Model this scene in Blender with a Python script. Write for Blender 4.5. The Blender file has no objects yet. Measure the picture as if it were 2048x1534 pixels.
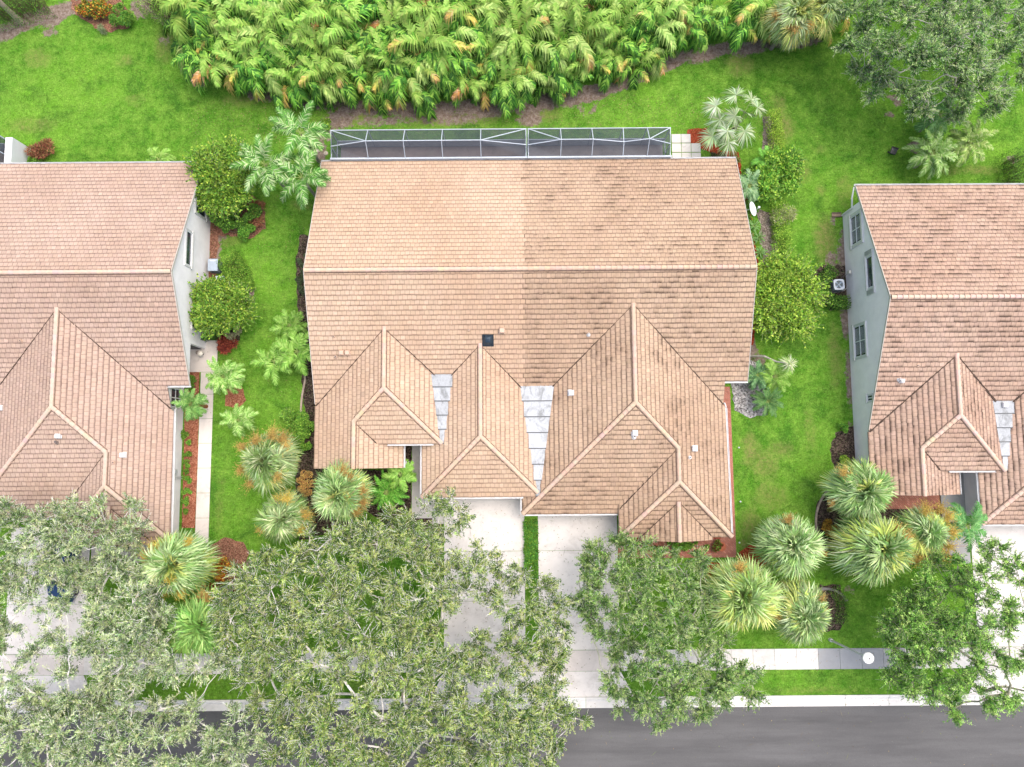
import bpy, math, random
import numpy as np
from mathutils import Vector, Matrix

random.seed(7)
RNG = np.random.default_rng(11)
R = math.radians
SC = bpy.context.scene
COL = SC.collection

# ---------------------------------------------------------------- camera, sky, sun, exposure
CAM_H, F_PX, TILT, ROLL = 50.0, 1400.0, R(5.6), R(0.45)
cam_d = bpy.data.cameras.new("camera")
cam_d.sensor_width = 36.0
cam_d.lens = F_PX / 2048 * 36.0
cam_d.clip_start = 0.5
cam_d.clip_end = 6000
cam = bpy.data.objects.new("camera", cam_d)
COL.objects.link(cam)
cam.matrix_world = Matrix.Translation((0, 0, CAM_H)) @ Matrix.Rotation(TILT, 4, 'X') @ Matrix.Rotation(-ROLL, 4, 'Z')
SC.camera = cam

SUN_EL, SUN_AZ = 70.0, 58.0            # azimuth clockwise from north (+Y)
w = bpy.data.worlds.new("World"); SC.world = w; w.use_nodes = True
nt = w.node_tree
sky = nt.nodes.new("ShaderNodeTexSky"); sky.sky_type = 'NISHITA'; sky.sun_disc = False
sky.sun_elevation = R(SUN_EL); sky.sun_rotation = R(SUN_AZ)
sky.air_density = 1.0; sky.dust_density = 6.0; sky.ozone_density = 1.0
nt.links.new(sky.outputs[0], nt.nodes["Background"].inputs[0])
nt.nodes["Background"].inputs[1].default_value = 0.15
sd = bpy.data.lights.new("sun", 'SUN'); sd.energy = 1.15; sd.angle = R(90); sd.color = (1.0, 0.95, 0.88)
sun = bpy.data.objects.new("sun", sd); COL.objects.link(sun)
sv = Vector((math.sin(R(SUN_AZ)) * math.cos(R(SUN_EL)), math.cos(R(SUN_AZ)) * math.cos(R(SUN_EL)), math.sin(R(SUN_EL))))
sun.rotation_euler = sv.to_track_quat('Z', 'Y').to_euler()
sun.location = (0, 0, 60)
SC.view_settings.view_transform = 'Standard'
SC.view_settings.look = 'None'
SC.view_settings.gamma = 1.0
SC.view_settings.exposure = 0.79
SC.render.resolution_x, SC.render.resolution_y = 1024, 767
SC.cycles.max_bounces = 6
SC.cycles.transparent_max_bounces = 12

def ray(px, py):
    """photo pixel -> ground slope of its line of sight"""
    uu, vv = px - 1024.0, 767.0 - py
    u = uu * math.cos(ROLL) + vv * math.sin(ROLL); v = -uu * math.sin(ROLL) + vv * math.cos(ROLL)
    k = F_PX * math.cos(TILT) - v * math.sin(TILT)
    return u / k, (v * math.cos(TILT) + F_PX * math.sin(TILT)) / k
def W(px, py, h=0.0):
    """world point at height h (m) measured from the photo"""
    a, b = ray(px, py)
    return (a * (CAM_H - h), b * (CAM_H - h), h)
def mpp(h=0.0):
    return (CAM_H - h) / 1393.0        # metres per photo pixel

# ---------------------------------------------------------------- object helpers
def tag(o, label=None, cat=None, group=None, kind=None):
    if label: o["label"] = label
    if cat: o["category"] = cat
    if group: o["group"] = group
    if kind: o["kind"] = kind
    return o
def empty(name, loc=(0, 0, 0), rz=0.0, label=None, cat=None, group=None):
    o = bpy.data.objects.new(name, None); COL.objects.link(o)
    o.location = loc; o.rotation_euler = (0, 0, rz); o.empty_display_size = 0.3
    return tag(o, label, cat, group)
def copy_tree(o, parent=None):
    c = o.copy(); COL.objects.link(c)
    if parent: c.parent = parent
    for ch in list(o.children): copy_tree(ch, c)
    return c

class MB:
    """collects faces and links them as one mesh"""
    def __init__(s): s.v = []; s.f = []; s.c = []; s.n = 0
    def add(s, v, f, c=(0.5, 0.5, 0.5)):
        v = np.asarray(v, float).reshape(-1, 3); f = np.asarray(f, int)
        if f.ndim == 1: f = f.reshape(1, -1)
        c = np.asarray(c, float)
        if c.ndim == 1: c = np.tile(c[:3], (len(f), 1))
        s.v.append(v); s.f.append(f + s.n); s.c.append(c); s.n += len(v)
    def box(s, x0, x1, y0, y1, z0, z1, c=(0.5, 0.5, 0.5)):
        v = [(x0,y0,z0),(x1,y0,z0),(x1,y1,z0),(x0,y1,z0),(x0,y0,z1),(x1,y0,z1),(x1,y1,z1),(x0,y1,z1)]
        s.add(v, [(0,3,2,1),(4,5,6,7),(0,1,5,4),(1,2,6,5),(2,3,7,6),(3,0,4,7)], c)
    def beam(s, p0, p1, wd, ht, c=(0.5, 0.5, 0.5), up=(0, 0, 1)):
        p0 = np.array(p0, float); p1 = np.array(p1, float); d = p1 - p0; d /= np.linalg.norm(d)
        up = np.array(up, float)
        if abs(d @ up) > 0.95: up = np.array((0, 1.0, 0))
        a = np.cross(d, up); a /= np.linalg.norm(a); b = np.cross(a, d)
        q = [(-1,-1),(1,-1),(1,1),(-1,1)]
        v = [p0 + a*wd/2*i + b*ht/2*j for i, j in q] + [p1 + a*wd/2*i + b*ht/2*j for i, j in q]
        s.add(v, [(0,1,2,3),(7,6,5,4),(0,4,5,1),(1,5,6,2),(2,6,7,3),(3,7,4,0)], c)
    def tube(s, pts, rad, n=7, c=(0.5, 0.5, 0.5)):
        pts = np.array(pts, float); k = len(pts); rad = np.ones(k) * rad
        vs = []
        for i in range(k):
            d = pts[min(i+1, k-1)] - pts[max(i-1, 0)]; d /= (np.linalg.norm(d) + 1e-9)
            up = np.array((0, 0, 1.0)) if abs(d[2]) < 0.9 else np.array((1.0, 0, 0))
            a = np.cross(d, up); a /= np.linalg.norm(a); b = np.cross(d, a)
            for j in range(n):
                t = 2*math.pi*j/n
                vs.append(pts[i] + rad[i]*(a*math.cos(t) + b*math.sin(t)))
        f = [(i*n+j, i*n+(j+1) % n, (i+1)*n+(j+1) % n, (i+1)*n+j) for i in range(k-1) for j in range(n)]
        s.add(vs, f, c)
        vs2 = [vs[j] for j in range(n)] + [vs[(k-1)*n+j] for j in range(n)]
        s.add(vs2, [tuple(range(n))[::-1]], c); s.add(vs2[n:], [tuple(range(n))], c)
    def prism(s, P0, P1, r0, r1, c):
        """many thin three-sided twigs"""
        P0 = np.asarray(P0); P1 = np.asarray(P1); N = len(P0)
        d = P1 - P0; d /= (np.linalg.norm(d, axis=1, keepdims=True) + 1e-9)
        up = np.tile((0.1, 0.2, 1.0), (N, 1)); a = np.cross(d, up); a /= (np.linalg.norm(a, axis=1, keepdims=True) + 1e-9)
        b = np.cross(d, a)
        r0 = np.ones(N)*r0; r1 = np.ones(N)*r1; vs = []
        for P, r in ((P0, r0), (P1, r1)):
            for j in range(3):
                t = 2*math.pi*j/3
                vs.append(P + r[:, None]*(a*math.cos(t) + b*math.sin(t)))
        v = np.stack(vs, 1).reshape(-1, 3)
        base = (np.arange(N)*6)[:, None]
        f = np.concatenate([base + np.array([j, (j+1) % 3, 3+(j+1) % 3, 3+j]) for j in range(3)], 0)
        c = np.asarray(c, float)
        if c.ndim == 2: c = np.tile(c, (3, 1))
        s.add(v, f, c)
    def leaves(s, B, D, Nn, L, Wd, c):
        """rhombic leaves: base points, directions, normals"""
        N = len(B); L = (np.ones(N)*L)[:, None]; Wd = (np.ones(N)*Wd)[:, None]
        sd_ = np.cross(D, Nn); sd_ /= (np.linalg.norm(sd_, axis=1, keepdims=True) + 1e-9)
        v = np.stack([B, B + D*L*0.45 + sd_*Wd/2, B + D*L, B + D*L*0.45 - sd_*Wd/2], 1).reshape(-1, 3)
        s.add(v, (np.arange(N)*4)[:, None] + np.arange(4), c)
    def strips(s, pts, side, wds, c):
        """long leaves: pts = list of (N,3) points along the length; last point is the tip"""
        N = len(side); k = len(pts); vs = []
        for p, wd in zip(pts, wds):
            wd = (np.ones(N)*wd)[:, None]
            vs += [p - side*wd/2, p + side*wd/2]
        v = np.stack(vs, 1).reshape(-1, 3); b = (np.arange(N)*2*k)[:, None]
        f = np.concatenate([b + np.array([2*i, 2*i+1, 2*i+3, 2*i+2]) for i in range(k-1)], 0)
        c = np.asarray(c, float)
        if c.ndim == 2: c = np.tile(c, (k-1, 1))
        s.add(v, f, c)
    def build(s, name, mat, parent=None, smooth=False, loc=None):
        me = bpy.data.meshes.new(name)
        v = np.concatenate(s.v) if s.v else np.zeros((0, 3))
        me.vertices.add(len(v)); me.vertices.foreach_set("co", v.astype(np.float32).ravel())
        sizes = np.concatenate([np.full(len(f), f.shape[1]) for f in s.f])
        loops = np.concatenate([f.ravel() for f in s.f])
        me.loops.add(len(loops)); me.loops.foreach_set("vertex_index", loops.astype(np.int32))
        st = np.concatenate([[0], np.cumsum(sizes)[:-1]])
        me.polygons.add(len(sizes)); me.polygons.foreach_set("loop_start", st.astype(np.int32))
        try: me.polygons.foreach_set("loop_total", sizes.astype(np.int32))
        except Exception: pass
        me.polygons.foreach_set("use_smooth", np.full(len(sizes), smooth))
        at = me.attributes.new("col", 'FLOAT_COLOR', 'FACE')
        c = np.concatenate(s.c); c = np.concatenate([c, np.ones((len(c), 1))], 1)
        at.data.foreach_set("color", c.astype(np.float32).ravel())
        me.update(calc_edges=True); me.validate(clean_customdata=False)
        me.materials.append(mat)
        o = bpy.data.objects.new(name, me); COL.objects.link(o)
        if loc is not None: o.location = loc
        if parent: o.parent = parent
        return o

# ---------------------------------------------------------------- materials
def newmat(name):
    m = bpy.data.materials.new(name); m.use_nodes = True
    return m, m.node_tree, m.node_tree.nodes["Principled BSDF"]
def N(t, kind, **kw):
    n = t.nodes.new(kind)
    for k, v in kw.items(): setattr(n, k, v)
    return n
def noise(t, scale, detail=4, rough=0.6, coord=None, dist=0.0):
    n = N(t, "ShaderNodeTexNoise"); n.inputs["Scale"].default_value = scale
    n.inputs["Detail"].default_value = detail; n.inputs["Roughness"].default_value = rough
    n.inputs["Distortion"].default_value = dist
    if coord is None:
        g = N(t, "ShaderNodeNewGeometry"); coord = g.outputs["Position"]
    t.links.new(coord, n.inputs["Vector"])
    return n.outputs["Fac"]
def ramp(t, fac, stops):
    n = N(t, "ShaderNodeValToRGB"); e = n.color_ramp.elements
    while len(e) < len(stops): e.new(0.5)
    for i, (p, c) in enumerate(stops):
        e[i].position = p; e[i].color = (c[0], c[1], c[2], 1) if not isinstance(c, (int, float)) else (c, c, c, 1)
    t.links.new(fac, n.inputs[0]); return n.outputs[0]
def mix(t, fac, a, b, mode='MIX'):
    n = N(t, "ShaderNodeMix", data_type='RGBA', blend_type=mode)
    for s_, x in ((n.inputs[0], fac), (n.inputs[6], a), (n.inputs[7], b)):
        if isinstance(x, (int, float)): s_.default_value = x
        elif isinstance(x, tuple): s_.default_value = (x[0], x[1], x[2], 1)
        else: t.links.new(x, s_)
    return n.outputs[2]
def math_(t, op, a, b=None):
    n = N(t, "ShaderNodeMath", operation=op)
    for i, x in enumerate((a, b)):
        if x is None: continue
        if isinstance(x, (int, float)): n.inputs[i].default_value = x
        else: t.links.new(x, n.inputs[i])
    return n.outputs[0]
def attr(t, name):
    return N(t, "ShaderNodeAttribute", attribute_name=name)
def bump(t, p, h, strength=0.3, dist=0.05):
    b = N(t, "ShaderNodeBump"); b.inputs["Strength"].default_value = strength; b.inputs["Distance"].default_value = dist
    t.links.new(h, b.inputs["Height"]); t.links.new(b.outputs[0], p.inputs["Normal"])
M = {}
def mat_leaf(name, trans=0.25, rough=0.55, var=0.25, spec=0.25):
    m, t, p = newmat(name)
    a = attr(t, "col").outputs["Color"]
    nz = noise(t, 1.3, 3)
    v = ramp(t, nz, [(0.3, 1.0 - var), (0.7, 1.0 + var)])
    oi = N(t, "ShaderNodeObjectInfo")
    c = mix(t, 1.0, a, v, 'MULTIPLY')
    hs = N(t, "ShaderNodeHueSaturation"); t.links.new(c, hs.inputs["Color"])
    t.links.new(math_(t, 'ADD', math_(t, 'MULTIPLY', oi.outputs["Random"], 0.24), 0.90), hs.inputs["Value"])
    t.links.new(math_(t, 'ADD', math_(t, 'MULTIPLY', oi.outputs["Random"], 0.012), 0.494), hs.inputs["Hue"])
    t.links.new(hs.outputs[0], p.inputs["Base Color"])
    p.inputs["Roughness"].default_value = rough; p.inputs["Specular IOR Level"].default_value = spec
    tr = N(t, "ShaderNodeBsdfTranslucent"); t.links.new(hs.outputs[0], tr.inputs[0])
    mx = N(t, "ShaderNodeMixShader"); mx.inputs[0].default_value = trans
    t.links.new(p.outputs[0], mx.inputs[1]); t.links.new(tr.outputs[0], mx.inputs[2])
    t.links.new(mx.outputs[0], t.nodes["Material Output"].inputs[0])
    M[name] = m
mat_leaf("leaf", 0.17, 0.6, 0.25, 0.12); mat_leaf("palm_leaf", 0.08, 0.6, 0.15, 0.18); mat_leaf("flower", 0.3, 0.8, 0.2, 0.1)
def mat_plain(name, rough=0.6, metal=0.0, spec=0.4, ns=6.0, var=0.1, bmp=0.0, bs=40.0):
    """colour comes from the face colour; weathering from noise"""
    m, t, p = newmat(name)
    a = attr(t, "col").outputs["Color"]
    v = ramp(t, noise(t, ns, 6, 0.65), [(0.3, 1.0 - var), (0.7, 1.0 + var*0.6)])
    t.links.new(mix(t, 1.0, a, v, 'MULTIPLY'), p.inputs["Base Color"])
    p.inputs["Roughness"].default_value = rough; p.inputs["Metallic"].default_value = metal
    p.inputs["Specular IOR Level"].default_value = spec
    if bmp: bump(t, p, noise(t, bs, 4), bmp, 0.02)
    M[name] = m
mat_plain("paint", 0.45, 0, 0.4, 3.0, 0.12)
mat_plain("stucco", 0.9, 0, 0.2, 1.2, 0.08, 0.35, 45)
mat_plain("metal", 0.35, 0.5, 0.5, 4.0, 0.12)
mat_plain("bark", 0.9, 0, 0.1, 9.0, 0.3, 0.6, 22)
mat_plain("wood", 0.8, 0, 0.2, 9.0, 0.3, 0.4, 30)
mat_plain("stone", 0.85, 0, 0.3, 5.0, 0.25, 0.5, 18)
mat_plain("ridge", 0.75, 0, 0.3, 4.0, 0.14)
mat_plain("plastic", 0.4, 0, 0.5, 3.0, 0.05)
mat_plain("car_paint", 0.22, 0.3, 0.6, 1.0, 0.03)

def mat_concrete(name, var=0.13, stain=0.35):
    m, t, p = newmat(name)
    a = attr(t, "col").outputs["Color"]
    v = ramp(t, noise(t, 0.7, 8, 0.7), [(0.25, 1 - var), (0.6, 1.02)])
    c = mix(t, 1.0, a, v, 'MULTIPLY')
    s1 = ramp(t, noise(t, 0.35, 6, 0.75, dist=0.8), [(0.50, 0.0), (0.66, stain)])
    c = mix(t, s1, c, (0.36, 0.33, 0.30))
    s2 = ramp(t, noise(t, 1.6, 7, 0.8, dist=1.5), [(0.55, 0.0), (0.66, stain)])
    c = mix(t, s2, c, (0.25, 0.24, 0.23))
    sp = ramp(t, noise(t, 9.0, 3, 0.6), [(0.70, 0.0), (0.76, 0.35)])
    c = mix(t, sp, c, (0.2, 0.16, 0.12))
    t.links.new(c, p.inputs["Base Color"]); p.inputs["Roughness"].default_value = 0.9
    p.inputs["Specular IOR Level"].default_value = 0.2
    bump(t, p, noise(t, 30, 5), 0.2, 0.02); M[name] = m
mat_concrete("concrete"); mat_concrete("patio", 0.3, 0.8)

def mat_glass(name, col, rough=0.08):
    m, t, p = newmat(name)
    p.inputs["Base Color"].default_value = (*col, 1); p.inputs["Roughness"].default_value = rough
    p.inputs["Specular IOR Level"].default_value = 0.8
    t.links.new(ramp(t, noise(t, 2.0, 2), [(0.3, tuple(x*0.7 for x in col)), (0.7, tuple(x*1.3 for x in col))]), p.inputs["Base Color"])
    M[name] = m
mat_glass("glass", (0.035, 0.05, 0.07))

def mat_screen():
    m, t, p = newmat("screen")
    p.inputs["Base Color"].default_value = (0.10, 0.12, 0.15, 1); p.inputs["Roughness"].default_value = 0.6
    p.inputs["Specular IOR Level"].default_value = 0.3
    tr = N(t, "ShaderNodeBsdfTransparent"); tr.inputs[0].default_value = (0.80, 0.80, 0.83, 1)
    mx = N(t, "ShaderNodeMixShader"); mx.inputs[0].default_value = 0.33
    t.links.new(tr.outputs[0], mx.inputs[1]); t.links.new(p.outputs[0], mx.inputs[2])
    t.links.new(mx.outputs[0], t.nodes["Material Output"].inputs[0]); M["screen"] = m
mat_screen()

def mat_tile(name, base, stain_lo, stain_hi, stain_shade_col, tint):
    """concrete roof tiles: per-tile tone from the face colour, algae stains gathered at the butt edge"""
    m, t, p = newmat(name)
    a = attr(t, "col").outputs["Color"]
    uv = N(t, "ShaderNodeUVMap"); uv.uv_map = "UVMap"
    sp = N(t, "ShaderNodeSeparateXYZ"); t.links.new(uv.outputs[0], sp.inputs[0])
    fr = math_(t, 'FRACT', sp.outputs[1])
    c = mix(t, 1.0, tuple(base), a, 'MULTIPLY')
    big = ramp(t, noise(t, 0.16, 4, 0.6), [(0.35, (1.0, 1.0, 1.0)), (0.68, tuple(tint))])
    c = mix(t, 1.0, c, big, 'MULTIPLY')
    fine = ramp(t, noise(t, 7.0, 6, 0.7), [(0.25, 0.86), (0.7, 1.06)])
    c = mix(t, 1.0, c, fine, 'MULTIPLY')
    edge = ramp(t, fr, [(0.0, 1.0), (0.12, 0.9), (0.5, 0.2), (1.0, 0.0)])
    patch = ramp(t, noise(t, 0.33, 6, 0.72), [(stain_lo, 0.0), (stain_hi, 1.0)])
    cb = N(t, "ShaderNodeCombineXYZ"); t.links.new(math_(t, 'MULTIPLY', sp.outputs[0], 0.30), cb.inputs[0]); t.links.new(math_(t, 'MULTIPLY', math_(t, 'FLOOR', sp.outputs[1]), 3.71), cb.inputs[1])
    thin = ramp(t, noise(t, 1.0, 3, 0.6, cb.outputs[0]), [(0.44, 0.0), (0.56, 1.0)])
    e2 = ramp(t, fr, [(0.0, 0.97), (0.14, 0.75), (0.32, 0.0)])  # dark line on every butt edge: gap dirt with occlusion shade painted in
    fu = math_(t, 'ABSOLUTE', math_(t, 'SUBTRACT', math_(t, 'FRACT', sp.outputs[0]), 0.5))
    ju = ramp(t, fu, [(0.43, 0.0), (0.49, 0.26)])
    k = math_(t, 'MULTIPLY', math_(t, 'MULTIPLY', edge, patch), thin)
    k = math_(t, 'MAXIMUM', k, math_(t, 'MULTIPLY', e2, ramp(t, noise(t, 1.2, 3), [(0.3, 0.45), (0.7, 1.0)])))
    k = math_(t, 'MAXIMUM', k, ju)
    c = mix(t, k, c, tuple(stain_shade_col))
    t.links.new(c, p.inputs["Base Color"]); p.inputs["Roughness"].default_value = 0.85
    p.inputs["Specular IOR Level"].default_value = 0.25
    bump(t, p, noise(t, 35, 4), 0.25, 0.01); M[name] = m
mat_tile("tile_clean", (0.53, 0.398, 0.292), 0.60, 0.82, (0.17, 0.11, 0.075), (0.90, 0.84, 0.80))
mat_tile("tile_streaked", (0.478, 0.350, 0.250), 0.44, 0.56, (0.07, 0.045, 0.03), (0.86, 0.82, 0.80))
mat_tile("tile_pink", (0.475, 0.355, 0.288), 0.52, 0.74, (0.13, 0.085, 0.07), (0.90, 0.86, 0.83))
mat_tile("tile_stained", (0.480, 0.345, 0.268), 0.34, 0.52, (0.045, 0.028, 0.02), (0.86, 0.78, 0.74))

def mat_ground():
    m, t, p = newmat("lawn")
    g = N(t, "ShaderNodeNewGeometry").outputs["Position"]
    soil = attr(t, "soil").outputs["Fac"]; dry = attr(t, "dry").outputs["Fac"]
    n1 = noise(t, 0.13, 5, 0.6, g, 0.5); n2 = noise(t, 1.1, 6, 0.7, g); n3 = noise(t, 9.0, 6, 0.8, g)
    gr = ramp(t, n1, [(0.34, (0.055, 0.165, 0.014)), (0.48, (0.080, 0.225, 0.020)), (0.64, (0.135, 0.315, 0.028))])
    gr = mix(t, ramp(t, n2, [(0.38, 0.0), (0.62, 0.9)]), gr, (0.175, 0.335, 0.045))
    gr = mix(t, ramp(t, noise(t, 0.42, 6, 0.75, g, 0.6), [(0.50, 0.0), (0.66, 0.7)]), gr, (0.040, 0.120, 0.016))
    gr = mix(t, 1.0, gr, ramp(t, noise(t, 3.6, 6, 0.8, g), [(0.32, 0.62), (0.64, 1.25)]), 'MULTIPLY')
    gr = mix(t, 1.0, gr, ramp(t, n3, [(0.32, 0.50), (0.62, 1.30)]), 'MULTIPLY')
    gr = mix(t, ramp(t, noise(t, 22.0, 3, 0.8, g), [(0.68, 0.0), (0.75, 0.6)]), gr, (0.30, 0.36, 0.14))
    dk = math_(t, 'ADD', dry, math_(t, 'MULTIPLY', math_(t, 'SUBTRACT', noise(t, 1.8, 6, 0.75, g), 0.5), 1.3))
    gr = mix(t, ramp(t, dk, [(0.25, 0.0), (0.80, 0.85)]), gr, mix(t, ramp(t, noise(t, 4.0, 6, 0.8, g), [(0.4, 0.0), (0.6, 1.0)]), (0.27, 0.22, 0.10), (0.13, 0.20, 0.035)))
    so = mix(t, ramp(t, noise(t, 3.5, 6, 0.75, g), [(0.35, 0.0), (0.65, 1.0)]), (0.13, 0.09, 0.065), (0.34, 0.28, 0.24))
    so = mix(t, 1.0, so, ramp(t, n3, [(0.3, 0.6), (0.65, 1.2)]), 'MULTIPLY')
    sk = math_(t, 'ADD', soil, math_(t, 'MULTIPLY', math_(t, 'SUBTRACT', noise(t, 2.3, 7, 0.75, g), 0.5), 1.9))
    c = mix(t, ramp(t, sk, [(0.34, 0.0), (0.52, 1.0)]), gr, so)
    t.links.new(c, p.inputs["Base Color"]); p.inputs["Roughness"].default_value = 1.0
    p.inputs["Specular IOR Level"].default_value = 0.05
    bump(t, p, math_(t, 'ADD', n3, noise(t, 25, 4, 0.8, g)), 0.9, 0.05); M["lawn"] = m
mat_ground()

def mat_asphalt():
    m, t, p = newmat("asphalt")
    g = N(t, "ShaderNodeNewGeometry").outputs["Position"]
    mp = N(t, "ShaderNodeMapping"); mp.inputs["Scale"].default_value = (0.12, 1.0, 1.0); t.links.new(g, mp.inputs[0])
    c = ramp(t, noise(t, 0.9, 7, 0.6, mp.outputs[0]), [(0.3, (0.066, 0.066, 0.068)), (0.7, (0.122, 0.122, 0.124))])
    c = mix(t, ramp(t, noise(t, 0.22, 3, 0.5, g), [(0.5, 0.0), (0.75, 0.5)]), c, (0.075, 0.075, 0.078))
    c = mix(t, 1.0, c, ramp(t, noise(t, 28, 4, 0.8, g), [(0.3, 0.78), (0.7, 1.22)]), 'MULTIPLY')
    c = mix(t, ramp(t, noise(t, 11, 2, 0.5, g), [(0.74, 0.0), (0.78, 0.6)]), c, (0.3, 0.28, 0.24))
    ck = N(t, "ShaderNodeTexVoronoi", feature='DISTANCE_TO_EDGE'); ck.inputs["Scale"].default_value = 0.16
    wv = N(t, "ShaderNodeVectorMath", operation='ADD'); nc = N(t, "ShaderNodeTexNoise"); nc.inputs["Scale"].default_value = 0.8; nc.inputs["Detail"].default_value = 6; t.links.new(g, nc.inputs["Vector"])
    t.links.new(g, wv.inputs[0]); t.links.new(nc.outputs["Color"], wv.inputs[1]); t.links.new(wv.outputs[0], ck.inputs["Vector"])
    c = mix(t, ramp(t, ck.outputs["Distance"], [(0.0, 0.16), (0.004, 0.0)]), c, (0.04, 0.04, 0.04))
    mp2 = N(t, "ShaderNodeMapping"); mp2.inputs["Scale"].default_value = (0.03, 1.3, 1.0); t.links.new(g, mp2.inputs[0])
    c = mix(t, ramp(t, noise(t, 0.8, 4, 0.6, mp2.outputs[0]), [(0.52, 0.0), (0.66, 0.15)]), c, (0.045, 0.045, 0.047))
    t.links.new(c, p.inputs["Base Color"]); p.inputs["Roughness"].default_value = 0.75
    bump(t, p, noise(t, 60, 3, 0.8, g), 0.5, 0.01); M["asphalt"] = m
mat_asphalt()
def mat_litter(name, cols, scale=14.0, vor=True, bstr=0.9):
    """mulch, soil and gravel"""
    m, t, p = newmat(name)
    g = N(t, "ShaderNodeNewGeometry").outputs["Position"]
    v = N(t, "ShaderNodeTexVoronoi"); v.inputs["Scale"].default_value = scale; t.links.new(g, v.inputs["Vector"])
    sp = N(t, "ShaderNodeSeparateColor"); t.links.new(v.outputs["Color"], sp.inputs[0])
    k = len(cols); c = ramp(t, sp.outputs[0], [(i/(k-1), cols[i]) for i in range(k)])
    c = mix(t, 1.0, c, ramp(t, noise(t, 1.5, 5, 0.7, g), [(0.3, 0.65), (0.65, 1.15)]), 'MULTIPLY')
    t.links.new(c, p.inputs["Base Color"]); p.inputs["Roughness"].default_value = 0.95
    p.inputs["Specular IOR Level"].default_value = 0.1
    bump(t, p, math_(t, 'ADD', v.outputs["Distance"], noise(t, 20, 4, 0.8, g)), bstr, 0.05); M[name] = m
mat_litter("red_mulch", [(0.20, 0.035, 0.015), (0.36, 0.065, 0.03), (0.50, 0.11, 0.05)], 16)
mat_litter("brown_mulch", [(0.12, 0.06, 0.04), (0.26, 0.12, 0.08), (0.40, 0.22, 0.15)], 18)
mat_litter("orange_mulch", [(0.22, 0.07, 0.04), (0.36, 0.13, 0.075), (0.52, 0.25, 0.16)], 18)
mat_litter("dark_soil", [(0.025, 0.02, 0.016), (0.07, 0.05, 0.04), (0.17, 0.13, 0.10)], 12)
mat_litter("pale_soil", [(0.12, 0.10, 0.08), (0.22, 0.18, 0.15), (0.36, 0.31, 0.27)], 14)
mat_litter("gravel", [(0.12, 0.115, 0.11), (0.32, 0.31, 0.31), (0.62, 0.60, 0.60)], 11)
def mat_brick_paver():
    m, t, p = newmat("brick_paver")
    g = N(t, "ShaderNodeNewGeometry").outputs["Position"]
    mp = N(t, "ShaderNodeMapping"); mp.inputs["Rotation"].default_value = (0, 0, R(45)); t.links.new(g, mp.inputs[0])
    b = N(t, "ShaderNodeTexBrick"); t.links.new(mp.outputs[0], b.inputs["Vector"])
    b.inputs["Scale"].default_value = 1.0; b.inputs["Brick Width"].default_value = 0.24; b.inputs["Row Height"].default_value = 0.12
    b.inputs["Mortar Size"].default_value = 0.012
    b.inputs["Color1"].default_value = (0.36, 0.12, 0.08, 1); b.inputs["Color2"].default_value = (0.50, 0.21, 0.15, 1)
    b.inputs["Mortar"].default_value = (0.22, 0.13, 0.10, 1)
    t.links.new(mix(t, 1.0, b.outputs["Color"], ramp(t, noise(t, 1.5, 5, 0.7, g), [(0.3, 0.75), (0.7, 1.1)]), 'MULTIPLY'), p.inputs["Base Color"])
    p.inputs["Roughness"].default_value = 0.85; M["brick_paver"] = m
mat_brick_paver()

# ---------------------------------------------------------------- ground, road, paths
def axis(lo, hi, step, far):
    a = list(np.arange(lo, hi + 1e-6, step)); s_ = step
    left = []; x = lo
    while x > -far: s_ *= 1.5; x -= s_; left.append(x)
    s_ = step; right = []; x = hi
    while x < far: s_ *= 1.5; x += s_; right.append(x)
    return np.array(left[::-1] + a + right)
xs = axis(-42, 42, 0.25, 1500); ys = axis(-26, 40, 0.25, 1500)
GX, GY = np.meshgrid(xs, ys)
soil = np.zeros_like(GX); dry = np.zeros_like(GX)
def blob(A, px, py, rx, ry, s_, rot=0.0):
    """soft patch at a photo position, radii in metres"""
    x, y, _ = W(px, py); dx, dy = GX - x, GY - y
    c_, n_ = math.cos(R(rot)), math.sin(R(rot))
    a, b = (dx*c_ + dy*n_)/rx, (-dx*n_ + dy*c_)/ry
    np.maximum(A, s_*np.exp(-(a*a + b*b)**1.5), out=A)
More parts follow.
